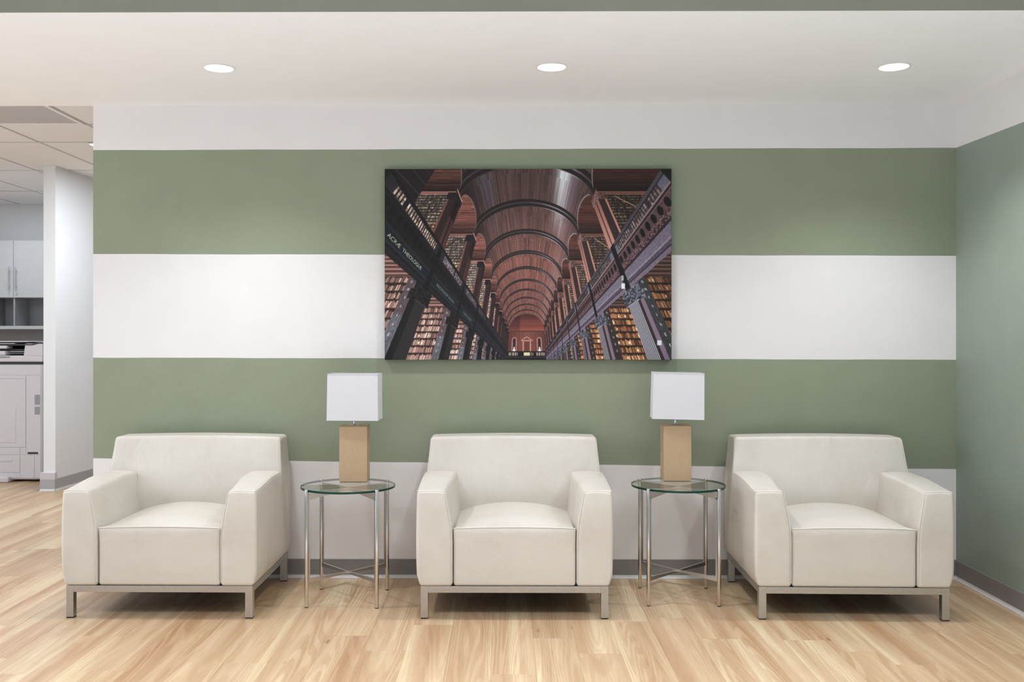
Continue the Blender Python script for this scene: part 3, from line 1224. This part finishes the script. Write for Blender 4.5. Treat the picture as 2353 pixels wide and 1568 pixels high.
q.build('lid_edge', MAT['copier'], t, smooth=True)
q = MB()
q.box((xl + 0.01, 0.30, cz(817)), (cx(54), 0.58, cz(787)))
q.build('cavity_back', MAT['dark'], t)
q = MB()
q.box((cx(-62), 0.04, cz(786.6)), (cx(56), 0.56, cz(785)), 0.001)
q.box((cx(-62), 0.02, cz(790.8)), (cx(28), 0.50, cz(789.3)), 0.001)
q.build('feeder_lid', MAT['copier'], t)
q = MB()
q.box((cx(-62), 0.03, cz(795)), (cx(54), 0.30, cz(791.5)), 0.002)
q.box((cx(-62), 0.06, cz(806)), (cx(53.5), 0.30, cz(803)), 0.002)
q.build('paper_guide', MAT['dark'], t)
q = MB()
q.cyl((cx(10), 0.05, cz(809)), (cx(52), 0.05, cz(809)), 0.008, n=16)
q.box((cx(14), 0.02, cz(814)), (cx(53), 0.20, cz(812.6)), 0.001)
q.build('output_roller', MAT['midgrey'], t, smooth=True)
q = MB()
q.block((cx(-62), 0.0, cz(802)), (cx(12), 0.12, cz(795)), 0.011, None, n=3, k=3)
q.block((cx(-62), -0.01, cz(817)), (cx(10), 0.10, cz(807)), 0.010, None, n=3, k=3)
q.build('feeder_flap', MAT['copier'], t, smooth=True)
# casters and stabiliser foot
q = MB()
q.block((cx(-40), -0.05, 0.0), (cx(22), 0.25, 0.050), 0.012, None, n=4, k=3)
q.build('stabiliser_foot', MAT['copier'], t, smooth=True)
for px, yy in ((70, 0.05), (70, 0.52), (-20, 0.52)):
    q = MB()
    x = cx(px)
    q.cyl((x - 0.012, yy, 0.024), (x + 0.012, yy, 0.024), 0.024, n=20)
    q.box((x - 0.016, yy - 0.02, 0.022), (x + 0.016, yy + 0.02, cz(1104) + 0.004), 0.003)
    cs = q.build('caster', MAT['dark'], t, smooth=True)
    q = MB()
    q.cyl((x - 0.004, yy - 0.026, 0.026), (x + 0.004, yy - 0.026, 0.026), 0.006, n=10)
    q.build('axle_cap', MAT['chrome'], cs)
q = MB()
q.box((xl + 0.02, 0.10, 0.012), (-0.02, 0.56, cz(1104) + 0.003))
q.build('underbody', MAT['dark'], t)

# cords hanging by the left table: none visible in the photograph, so none are built


# ------------------------------------------------------------------ the picture on the wall
def text_bitmap(txt, w, h, extrude=0):
    """rasterise a line of lettering into a w x h coverage grid"""
    cu = bpy.data.curves.new('lettering', 'FONT')
    cu.body = txt
    ob = bpy.data.objects.new('lettering', cu)
    COL.objects.link(ob)
    dg = bpy.context.evaluated_depsgraph_get()
    me = ob.evaluated_get(dg).to_mesh()
    me.calc_loop_triangles()
    V = np.array([v.co[:2] for v in me.vertices], float)
    T = [tuple(t.vertices) for t in me.loop_triangles]
    ob.evaluated_get(dg).to_mesh_clear()
    bpy.data.objects.remove(ob, do_unlink=True)
    bpy.data.curves.remove(cu)
    lo, hi = V.min(0), V.max(0)
    V = (V - lo) / (hi - lo) * np.array([w - 2, h - 2]) + 1
    out = np.zeros((h, w), bool)
    for tri in T:
        a, b, c = V[list(tri)]
        mn = np.floor(np.minimum(np.minimum(a, b), c)).astype(int)
        mx = np.ceil(np.maximum(np.maximum(a, b), c)).astype(int)
        gx, gy = np.meshgrid(np.arange(max(0, mn[0]), min(w, mx[0] + 1)), np.arange(max(0, mn[1]), min(h, mx[1] + 1)))
        px, py = gx + 0.5, gy + 0.5
        d = (b[1] - c[1]) * (a[0] - c[0]) + (c[0] - b[0]) * (a[1] - c[1])
        if abs(d) < 1e-9 or gx.size == 0:
            continue
        l1 = ((b[1] - c[1]) * (px - c[0]) + (c[0] - b[0]) * (py - c[1])) / d
        l2 = ((c[1] - a[1]) * (px - c[0]) + (a[0] - c[0]) * (py - c[1])) / d
        ins = (l1 >= 0) & (l2 >= 0) & (l1 + l2 <= 1)
        out[gy[ins], gx[ins]] = True
    return out            # row 0 is the bottom


def hsh(*a):
    s = 0.0
    for i, x in enumerate(a):
        s = s + np.asarray(x, float) * (12.9898 + 65.233 * i)
    v = np.sin(s) * 43758.5453
    return v - np.floor(v)


def paint_hall(W, H):
    """a long barrel vaulted library hall, drawn by tracing the print's own perspective"""
    a, b = np.meshgrid((np.arange(W) + 0.5) / W, (np.arange(H) + 0.5) / H)
    cxp, cyp = 38 + 2117 * a, 55 + 1410 * b
    F, p = 1233.0, R(34.3)
    Xc, Yc = cxp - 1088, 760 - cyp
    Z = F * math.cos(p) - Yc * math.sin(p)
    Yw = F * math.sin(p) + Yc * math.cos(p)
    u, v = Xc / Z, Yw / Z
    side = np.where(u > 0, 1, -1)
    right = u > 0
    au = np.maximum(np.abs(u), 1e-4)
    T0, DT = 1.42, 0.87
    TE = 9.9
    C = np.zeros((H, W, 3))
    C[:] = (40, 32, 34)

    def put(mask, col):
        C[mask] = (np.asarray(col, float) * np.ones_like(C))[mask] if np.ndim(col) < 2 else np.broadcast_to(col, C.shape)[mask]

    def mixc(c0, c1, f):
        f = np.clip(f, 0, 1)[..., None]
        return np.asarray(c0, float) * (1 - f) + np.asarray(c1, float) * f

    LR = lambda l, r: np.where(right[..., None], np.asarray(r, float), np.asarray(l, float))
    # ---- side plane
    ts = 1 / au
    Ys = v * ts
    # ---- vault
    SP, B = 2.265, 0.93
    A_ = u ** 2 + v ** 2 / B ** 2
    B_ = -2 * v * SP / B ** 2
    C_ = SP ** 2 / B ** 2 - 1
    disc = np.maximum(B_ ** 2 - 4 * A_ * C_, 0)
    tv = (-B_ + np.sqrt(disc)) / (2 * A_)
    Yv = v * tv
    Xv = u * tv
    isv = (Yv > SP) & (np.abs(Xv) <= 1.0)
    # ---- bays beyond the side plane: next bookstack plane
    kf = np.ceil((ts - T0) / DT)
    tk = T0 + DT * np.maximum(kf, 0)
    Xk, Yk = au * tk, v * tk
    ph = (ts - T0) / DT - np.floor((ts - T0) / DT)

    def books(X, Y, k, rh, bw, palette, dark, vari=0.35):
        row = np.floor(Y / rh)
        fy = Y / rh - row
        n_ = X / (bw * (0.8 + 0.5 * hsh(row, k, 3.0))) + 0.35 * np.sin(X / bw * 1.7 + row * 2.3)
        bk = np.floor(n_)
        h1, h2 = hsh(bk, row, k), hsh(bk + 7.3, row + 1.1, k)
        blk = hsh(np.floor(X / (bw * 7)), row, k + 5.0)
        base = mixc(palette[0], palette[1], h1 * 0.55 + blk * 0.45)
        base = base * (1 - vari + vari * 1.6 * h2)[..., None]
        top = 0.70 + 0.24 * hsh(bk, row + 9.0, k)
        shelf = fy < 0.13
        gap = fy > top
        fx = n_ - bk
        base = np.where((fx < 0.16)[..., None], base * 0.55, base)
        base = np.where(((h1 > 0.93) & (fy > 0.3) & (fy < 0.6))[..., None], np.array([225, 205, 175.]), base)
        base = np.where(gap[..., None], np.asarray(dark, float), base)
        base = np.where(shelf[..., None], np.asarray(dark, float) * 0.6 + np.asarray(palette[0], float) * 0.25, base)
        return base

    far = np.clip((tk - 1.4) / 4, 0, 1)
    # upper gallery: lunette planks / cornice / books
    g_n = hsh(np.floor(Yk / 0.020), kf) * 0.35 + 0.65
    lun = LR((160, 98, 86), (108, 60, 51)) * np.where(kf < 0.5, 0.72, 1.0)[..., None] * g_n[..., None]
    lun = lun * (0.50 + 0.60 * np.clip((Yk - SP) / 0.42, 0, 1))[..., None] * (1 - 0.25 * hsh(np.floor(Xk / 0.2), np.floor(Yk / 0.02))[..., None])
    rail_w = np.abs(np.mod(Yk, 0.040) - 0.020) < 0.004
    lun = np.where(rail_w[..., None], lun * 0.6, lun)
    up = books(Xk, Yk, kf, 0.060, 0.0125, ((96, 84, 78), (158, 143, 128)), (52, 40, 38), 0.5)
    up = np.where(right[..., None], up * np.array([0.72, 0.66, 0.62]), up)
    up = up * (0.80 + 0.62 * far)[..., None]
    lowrows = (~right) & (Yk < 1.58)
    up = np.where(lowrows[..., None], up * np.array([1.45, 1.22, 1.02]), up)
    corn = (Yk > 2.19) & (Yk <= SP)
    cl = np.mod(Yk, 0.03) < 0.012
    upper = np.where((Yk > SP)[..., None], lun, up)
    upper = np.where(corn[..., None], np.where(cl[..., None], LR((186, 128, 116), (140, 92, 78)), LR((92, 58, 54), (78, 46, 42))), upper)
    # a slanting library ladder in the first bays
    lad = (np.abs((Xk - 1.25) - (2.15 - Yk) * (0.9)) < 0.012) & (Yk > 1.75) & (Yk < 2.15) & (kf < 3)
    upper = np.where(lad[..., None], LR((60, 40, 40), (150, 118, 100)), upper)
    # column fronts, seen beyond the opening
    cf = (Xk > 0.99) & (Xk < 1.12) & (Yk < 2.2)
    stripes_ = np.where((Xk > 1.095)[..., None], LR((112, 72, 68), (168, 112, 98)), LR((50, 34, 34), (52, 36, 34)))
    upper = np.where(cf[..., None], stripes_, upper)
    cap = (Xk > 0.93) & (Xk < 1.14) & (Yk > 2.08) & (Yk < 2.24)
    upper = np.where(cap[..., None], LR((34, 28, 30), (92, 66, 62)) * (0.6 + 0.7 * hsh(np.floor(Xk * 60), np.floor(Yk * 60)))[..., None], upper)
    C[:] = upper
    # column aisle faces
    colf = (ph < 0.175) & (ts >= T0) & (Ys < 2.24) & (Ys > 1.2)
    fl_ = np.abs(ph / 0.175 - 0.45)
    cc = LR((84, 52, 48), (176, 118, 106))
    cc = np.where((fl_ < 0.08)[..., None], cc * 0.45, cc)
    cc = cc * (0.80 + 0.3 * np.clip((2.2 - Ys) / 1.0, 0, 1))[..., None] * LR((0.9, 0.9, 0.9), (0.92, 0.92, 0.92))
    cc = np.where(((~right) & (Ys > 1.75))[..., None], cc * 0.62, cc)
    put(colf, cc)
    capf = (np.mod(ph + 0.05, 1) < 0.25) & (ts >= T0 - 0.06) & (Ys < SP) & (Ys > 2.09)
    put(capf, LR((38, 31, 33), (120, 88, 84)) * (0.55 + 0.8 * hsh(np.floor(ts * 70 / 1), np.floor(Ys * 70)))[..., None])
    put(capf & (Ys > 2.235), LR((190, 135, 122), (110, 74, 68)))
    # vault and its side openings
    phv = (tv - T0) / DT - np.floor((tv - T0) / DT)
    hh = 0.285 * np.sqrt(np.clip(1 - ((phv - 0.57) / 0.45) ** 2, 0, 1))
    opening = (Yv - SP < hh) & (phv > 0.13) & (tv < TE)
    opening |= (tv < T0 - 0.04) & (Yv - SP < 0.285 * np.sqrt(np.clip(1 - ((tv - T0 + DT) / DT - 0.57) ** 2 / 0.2025, 0, 1)))
    th = np.arctan2((Yv - SP) / B, Xv)
    nb = 118
    pl = hsh(np.floor(th / math.pi * nb), np.floor(tv / 0.87 + 0.13))
    streak = hsh(np.floor(th / math.pi * 420), np.floor(tv * 1.5))
    vf = np.clip((tv - 1.2) / 3.2, 0, 1)
    vc = mixc((74, 58, 56), (116, 74, 66), vf)
    vc = vc * (0.72 + 0.30 * pl + 0.26 * streak)[..., None]
    vc = vc * np.where(np.mod(th / math.pi * nb, 1) < 0.3, 0.72, 1.06)[..., None]
    deg = np.degrees(th)
    near = np.clip(1 - (tv - 1.0) / 2.3, 0, 1)
    shR = np.exp(-((deg - 50 - (tv - 1.2) * -4) / 9.5) ** 2) * near * (0.75 + 0.45 * pl)
    vc = mixc(vc, np.array([196, 204, 212.]), np.clip(shR * 1.25, 0, 0.95))
    shR2 = np.exp(-((deg - 34) / 9) ** 2) * near * 0.45
    vc = mixc(vc, np.array([128, 112, 140.]), shR2)
    shL = np.exp(-((deg - 138) / 9) ** 2) * near * 0.75 * (0.4 + 0.8 * pl)
    vc = mixc(vc, np.array([92, 92, 122.]), shL)
    edgeD = np.exp(-((180 - deg) / 26) ** 2)
    vc = vc * (1 - 0.55 * edgeD * np.clip(1.3 - vf, 0, 1))[..., None]
    vc = mixc(vc, np.array([150, 122, 126.]), np.exp(-((deg - 28) / 14) ** 2) * 0.35 * vf)
    rp = np.mod((tv - T0) / DT + 0.13, 1.0)
    rib = rp < 0.22
    rc = np.where(((rp > 0.085) & (rp < 0.12))[..., None], mixc((70, 58, 60), (128, 116, 120), np.exp(-((deg - 52) / 22) ** 2)), np.array([36, 29, 30.]))
    rc = np.where(((rp > 0.20))[..., None], mixc((62, 50, 50), (168, 158, 164), np.exp(-((deg - 48) / 20) ** 2)), rc)
    vc = np.where(rib[..., None], rc, vc)
    put(isv & ~opening & (tv < TE), vc)
    oe = isv & ~opening & (tv < TE) & (phv > 0.15) & (np.abs(Yv - SP - hh) < 0.028) & (Yv - SP > 0.03)
    put(oe, LR((106, 92, 92), (128, 116, 118)))
    # spandrel wall just above the openings on the side plane
    # ---- balcony
    XB = 0.965
    tb_ = XB / au
    Yb = v * tb_
    bal = (Yb > 0.70) & (Yb < 1.245) & (tb_ < TE)
    pb_ = np.mod((tb_ - T0) / DT, 1.0)
    pier = (pb_ < 0.075) | (pb_ > 0.985)
    bc = LR((34, 30, 35), (112, 98, 108))

    def band(lo, hi, l, r):
        nonlocal bc
        m = (Yb >= lo) & (Yb < hi)
        bc = np.where(m[..., None], LR(l, r), bc)
        return m
    band(1.205, 1.245, (24, 22, 25), (84, 78, 90))
    band(1.190, 1.205, (44, 40, 44), (42, 34, 40))
    m = band(1.105, 1.190, (30, 26, 30), (66, 52, 58))
    bl = np.mod(tb_ / 0.030, 1.0)
    inb = (pb_ > 0.16) & (pb_ < 0.93)
    gapm = m & (bl > 0.42) & inb & (hsh(np.floor(tb_ / 0.03)) > 0.04)
    bright = LR((196, 168, 150), (150, 132, 130)) * (0.5 + 0.6 * hsh(np.floor(tb_ / 0.03), np.floor(Yb / 0.02)))[..., None]
    bright = np.where(((~right) & (tb_ > 1.5))[..., None], bright * np.array([0.95, 0.98, 1.18]), bright)
    farfade = np.clip(1.25 - tb_ / 4.5, 0.25, 1)
    bc = np.where(gapm[..., None], bright * farfade[..., None], bc)
    bc = np.where((m & ~inb)[..., None], LR((40, 38, 46), (112, 108, 128)), bc)
    band(1.085, 1.105, (42, 36, 42), (150, 124, 126))
    band(1.065, 1.085, (22, 20, 24), (52, 38, 44))
    band(1.050, 1.065, (34, 30, 34), (120, 92, 100))
    m = band(0.955, 1.050, (27, 24, 27), (104, 74, 80))
    dent = np.mod(tb_ / 0.075, 1.0)
    blob = m & (((dent - 0.4) / 0.30) ** 2 + ((Yb - 1.003) / 0.046) ** 2 < 1)
    bc = np.where(blob[..., None], LR((19, 17, 20), (26, 20, 24)), bc)
    m = band(0.895, 0.955, (30, 26, 30), (132, 100, 104))
    orn = hsh(np.floor(tb_ / 0.012), np.floor(Yb / 0.012))
    bc = np.where((m & (orn > 0.55))[..., None], LR((24, 21, 25), (74, 52, 60)), bc)
    band(0.872, 0.895, (44, 36, 40), (60, 40, 48))
    band(0.790, 0.872, (25, 33, 40), (122, 114, 132))
    band(0.775, 0.790, (46, 44, 52), (150, 138, 152))
    m = band(0.745, 0.775, (26, 24, 30), (92, 82, 100))
    band(0.735, 0.745, (40, 36, 42), (60, 50, 62))
    band(0.700, 0.735, (30, 26, 33), (128, 112, 130))
    nz = 0.88 + 0.24 * hsh(np.floor(tb_ * 90), np.floor(Yb * 260))
    bc = bc * nz[..., None]
    bc = bc * (1 + 0.25 * np.clip((tb_ - 2) / 4, 0, 1)[..., None] * LR((1.0, 1.0, 1.3), (0, 0, 0.1)))
    pcol = LR((20, 18, 21), (24, 20, 25))
    bc = np.where(pier[..., None], pcol, bc)
    # gilt lettering on the frieze
    for txt, ta, tz, ya, yb_ in (('ACRÆ  THEOLOGIÆ', 0.838, 1.285, 0.812, 0.845), ('PROFESSOR REGIUS', 1.60, 2.12, 0.812, 0.845), ('THEOLOGIAE', 2.50, 2.95, 0.812, 0.845)):
        bmp = text_bitmap(txt, 900, 90)
        ix = ((tb_ - ta) / (tz - ta) * 900).astype(int)
        iy = ((Yb - ya) / (yb_ - ya) * 90).astype(int)
        ok = (ix >= 0) & (ix < 900) & (iy >= 0) & (iy < 90) & (~right)
        hit = np.zeros_like(ok)
        hit[ok] = bmp[iy[ok], ix[ok]]
        f_ = (166, 172, 148) if ta < 1 else (112, 128, 120)
        bc = np.where((hit & bal)[..., None], np.array(f_, float), bc)
    bc = np.where(right[..., None], bc * 0.84, bc)
    put(bal, bc)
    # ---- lower arcade, under the balcony
    low = Yb <= 0.70
    lb = books(Xk, Yk, kf + 40, 0.083, 0.0115, ((116, 82, 76), (208, 174, 160)), (52, 38, 36), 0.5)
    lbr = books(Xk, Yk, kf + 60, 0.083, 0.0105, ((124, 72, 46), (204, 146, 96)), (38, 26, 24), 0.5)
    lowc = np.where(right[..., None], lbr, lb)
    brg = LR((1.06, 1.02, 1.0), (1.02, 1.0, 0.98))
    lowc = lowc * brg * (0.86 + 0.34 * np.clip((kf - 0.5) / 2, 0, 1))[..., None]
    lowc = np.where((right & (kf < 0.5))[..., None], lowc * 0.86, lowc)
    topb = Yk > 0.825
    tl = np.mod(Yk / 0.05, 1) < 0.3 + 0.3 * hsh(np.floor(Yk / 0.05), kf)
    lowc = np.where(topb[..., None], np.where(tl[..., None], LR((150, 108, 98), (96, 68, 60)), LR((82, 56, 52), (50, 36, 34))), lowc)
    strip = (Xk > 1.06) & (Xk < 1.15) & (Yk < 0.86)
    sc_ = LR((92, 90, 98), (54, 54, 58)) * (0.85 + 0.3 * hsh(np.floor(Xk * 150), np.floor(Yk * 40)))[..., None]
    sc_ = np.where(((~right) & (Yk > 0.45))[..., None], sc_ * np.array([0.92, 0.8, 0.78]), sc_)
    sc_ = np.where((right & (kf > 0.5))[..., None], sc_ * np.array([0.95, 0.78, 0.74]), sc_)
    lowc = np.where(strip[..., None], sc_, lowc)
    for i, chs in enumerate('nmlkihgf'):
        bmp = text_bitmap(chs, 40, 52)
        wd = {'m': 0.024, 'i': 0.0055, 'l': 0.0055}.get(chs, 0.0145)
        yc_ = np.where(kf > 0.5, 0.830, 0.765) - 0.079 * i
        for sgn in (1, -1):
            xx = (Xk * side - (1.108 * sgn - wd / 2)) / wd
            yy = (Yk - (yc_ - 0.0125)) / 0.025
            ix, iy = np.floor(xx * 40).astype(int), np.floor(yy * 52).astype(int)
            ok = (ix >= 0) & (ix < 40) & (iy >= 0) & (iy < 52) & (side == sgn) & strip
            hit = np.zeros_like(ok)
            hit[ok] = bmp[iy[ok], ix[ok]]
            lowc = np.where(hit[..., None], np.array([198, 194, 186.]), lowc)
    edge_ = (Xk > 1.022) & (Xk <= 1.06)
    lowc = np.where(edge_[..., None], LR((26, 23, 26), (116, 96, 112)), lowc)
    pf = (Xk > 0.97) & (Xk <= 1.022)
    flu = np.mod(Xk / 0.018, 1) < 0.4
    lowc = np.where(pf[..., None], np.where(flu[..., None], LR((22, 20, 22), (28, 22, 24)), LR((34, 29, 31), (62, 46, 44))), lowc)
    # fluted pilaster faces towards the aisle
    pil = (ph < 0.19) & (ts >= T0) & low & (Ys < 0.60)
    fp = np.mod(ph / 0.19 * 8, 1)
    pc = np.where((fp < 0.45)[..., None], LR((30, 27, 30), (48, 44, 52)), LR((58, 52, 54), (164, 160, 172)))
    pc = pc * np.clip(1.05 - 0.09 * np.maximum(kf, 0), 0.5, 1)[..., None]
    lowc = np.where(pil[..., None], pc, lowc)
    capl = ((Ys > 0.575) & (np.mod(ph + 0.08, 1) < 0.33) & (ts > T0 - 0.08)) | ((Xk > 0.90) & (Xk < 1.09) & (Yk > 0.60) & (Yk < 0.70))
    acn = hsh(np.floor(ts * 42), np.floor(Ys * 75))
    lowc = np.where((capl & low)[..., None], LR((28, 26, 29), (74, 76, 86)) * (0.45 + 1.1 * acn)[..., None], lowc)
    abac = (Ys > 0.575) & (Ys < 0.59) & (np.mod(ph + 0.02, 1) < 0.23) & (ts > T0 - 0.02) & low
    lowc = np.where(abac[..., None], LR((60, 52, 54), (130, 122, 134)), lowc)
    put(low, lowc)
    # dark nearest spandrel at the extreme upper corners
    nearc = (ts < T0 - 0.50) & (Ys > 1.245) & (~bal)
    put(nearc & ~right, (34, 28, 31))
    m2 = nearc & ~right & (np.abs(np.mod((Ys - 1.6) * 3 - ts, 0.5)) < 0.02)
    put(m2, (84, 62, 60))
    # ---- end wall
    end = ((np.minimum(ts, 99) > TE) & (Yv * 0 + v * TE < SP)) | ((isv) & (tv >= TE)) | ((au * TE < 1.0) & (v * TE < SP))
    end &= (au * TE <= 1.0)
    ex, ey = u * TE, v * TE
    ec = mixc((122, 70, 62), (92, 52, 46), np.abs(ex))
    ty = ey > 2.22
    tym = mixc((138, 70, 60), (60, 34, 32), np.clip((ey - 2.25) / 0.95, 0, 1) * 0.8 + 0.35 * (ex < -0.4))
    tym = tym * (0.88 + 0.2 * hsh(np.floor(ey / 0.05)))[..., None]
    ec = np.where(ty[..., None], tym, ec)
    ec = np.where(((ey > 2.16) & (ey < 2.24))[..., None], np.array([84, 54, 50.]), ec)
    pan = np.mod(ex / 0.22, 1) < 0.08
    ec = np.where((pan & (ey < 2.16) & (ey > 1.75))[..., None], ec * 0.8, ec)
    # pedimented door
    door = (np.abs(ex) < 0.22) & (ey < 1.66)
    ec = np.where(door[..., None], np.array([104, 58, 50.]), ec)
    ec = np.where((door & (np.abs(np.abs(ex) - 0.19) < 0.03))[..., None], np.array([168, 122, 112.]), ec)
    ec = np.where(((np.abs(ex) < 0.27) & (np.abs(ey - 1.70) < 0.025))[..., None], np.array([164, 116, 106.]), ec)
    ped = (np.abs(ey - (1.90 - 0.62 * np.abs(ex))) < 0.022) & (np.abs(ex) < 0.32)
    ec = np.where(ped[..., None], np.array([170, 124, 114.]), ec)
    ec = np.where(((np.abs(ex) < 0.012) & (ey < 1.62))[..., None], np.array([70, 40, 36.]), ec)
    # two arched niches with pale busts
    for sx in (-0.68, 0.68):
        dx = ex - sx
        top = 1.75 + np.sqrt(np.clip(0.13 ** 2 - dx ** 2, 0, 1))
        nin = (np.abs(dx) < 0.13) & (ey < top)
        inn = (np.abs(dx) < 0.085) & (ey < 1.75 + np.sqrt(np.clip(0.085 ** 2 - dx ** 2, 0, 1)))
        ec = np.where(nin[..., None], np.array([166, 122, 116.]), ec)
        ec = np.where(inn[..., None], np.array([60, 34, 34.]), ec)
        bust = ((dx / 0.065) ** 2 + ((ey - 1.22) / 0.09) ** 2 < 1) | ((dx / 0.035) ** 2 + ((ey - 1.34) / 0.06) ** 2 < 1)
        ec = np.where(bust[..., None], np.array([222, 212, 202.]), ec)
    # gallery front across the end: display panes, dark rail
    ec = np.where((ey < 1.19)[..., None], np.array([28, 22, 26.]), ec)
    pane = (ey < 1.13) & (ey > 0.98)
    lit = np.where((hsh(np.floor(ex / 0.03), 2.0) > 0.35)[..., None], np.array([150, 138, 120.]), np.array([74, 64, 62.]))
    ec = np.where((pane & (np.abs(ex) > 0.48) & (np.abs(ex) < 0.95))[..., None], lit, ec)
    ec = np.where((pane & (np.abs(ex) < 0.16))[..., None], np.array([196, 184, 134.]), ec)
    ec = np.where((pane & (np.abs(ex - 0.28) < 0.08))[..., None], lit * 0.9, ec)
    ec = np.where(((ey < 0.93) & (ey > 0.90))[..., None], np.array([64, 56, 62.]), ec)
    put(end, ec)
    # small pale fittings on the right
    def rect(x0_, y0_, x1_, y1_, col):
        m = (cxp > x0_) & (cxp < x1_) & (cyp > y0_) & (cyp < y1_)
        put(m, col)
    rect(1786, 900, 1812, 940, (190, 198, 202))
    rect(2050, 1320, 2082, 1356, (186, 194, 198))
    rect(1786, 842, 1802, 880, (150, 150, 140))
    x = np.clip(C, 0, 255) / 255
    lum = x.mean(-1, keepdims=True)
    x = lum + (x - lum) * 0.78
    x = np.clip(x * 1.16, 0, 1)
    x = np.where(x < 0.5, 0.5 * (2 * x) ** 1.22, 1 - 0.5 * np.clip(2 - 2 * x, 0, 1) ** 1.25)
    x = x * (0.93 + 0.14 * hsh(np.arange(W)[None, :] * 1.7, np.arange(H)[:, None] * 0.9))[..., None]
    return np.clip(x, 0, 1) * 255


NX, NY = 764, 512
SS = 2
img = paint_hall(NX * SS, NY * SS)
img = img.reshape(NY, SS, NX, SS, 3).mean(axis=(1, 3)) / 255.0
# canvas prints lose a little contrast
img = img * 0.97 + 0.008
lin = np.where(img <= 0.04045, img / 12.92, ((img + 0.055) / 1.055) ** 2.4)
PW_, PH_ = 1.527, 1.018
pt = thing('wall_picture', 'large unframed canvas photograph of a barrel vaulted library hall hung on the striped wall', 'picture', (0.1232, 0, 1.1715))
q = MB()
q.box((-PW_ / 2, -0.040, 0), (PW_ / 2, -0.004, PH_), 0.0015)
q.build('canvas_stretcher', MAT['canvas'], pt)
# print surface: a fine grid carrying the picture as printed colours
gx, gz = np.meshgrid(np.linspace(-PW_ / 2 + 0.0012, PW_ / 2 - 0.0012, NX), np.linspace(PH_ - 0.0012, 0.0012, NY))
co = np.stack([gx, np.full_like(gx, -0.0405), gz], -1).reshape(-1, 3)
idx = np.arange(NX * NY).reshape(NY, NX)
quads = np.stack([idx[1:, :-1], idx[1:, 1:], idx[:-1, 1:], idx[:-1, :-1]], -1).reshape(-1, 4)
me = bpy.data.meshes.new('print')
me.vertices.add(NX * NY)
me.vertices.foreach_set('co', co.ravel())
me.loops.add(quads.size)
me.loops.foreach_set('vertex_index', quads.ravel())
me.polygons.add(len(quads))
me.polygons.foreach_set('loop_start', np.arange(0, quads.size, 4))
me.polygons.foreach_set('loop_total', np.full(len(quads), 4))
me.update()
ca = me.color_attributes.new('print_colour', 'FLOAT_COLOR', 'POINT')
ca.data.foreach_set('color', np.concatenate([lin.reshape(-1, 3), np.ones((NX * NY, 1))], 1).ravel())
pm = M('canvas_print')
at = pm.n('ShaderNodeAttribute')
at.attribute_name = 'print_colour'
pm.l(at.outputs['Color'], pm.b.inputs['Base Color'])
pm.set(Roughness=0.55)
pm.b.inputs['Specular IOR Level'].default_value = 0.3
pm.bump(pm.noise(pm.coord('Object'), 900, 2), 0.1, 0.0004)
me.materials.append(pm.m)
o = bpy.data.objects.new('print', me)
COL.objects.link(o)
o.parent = pt
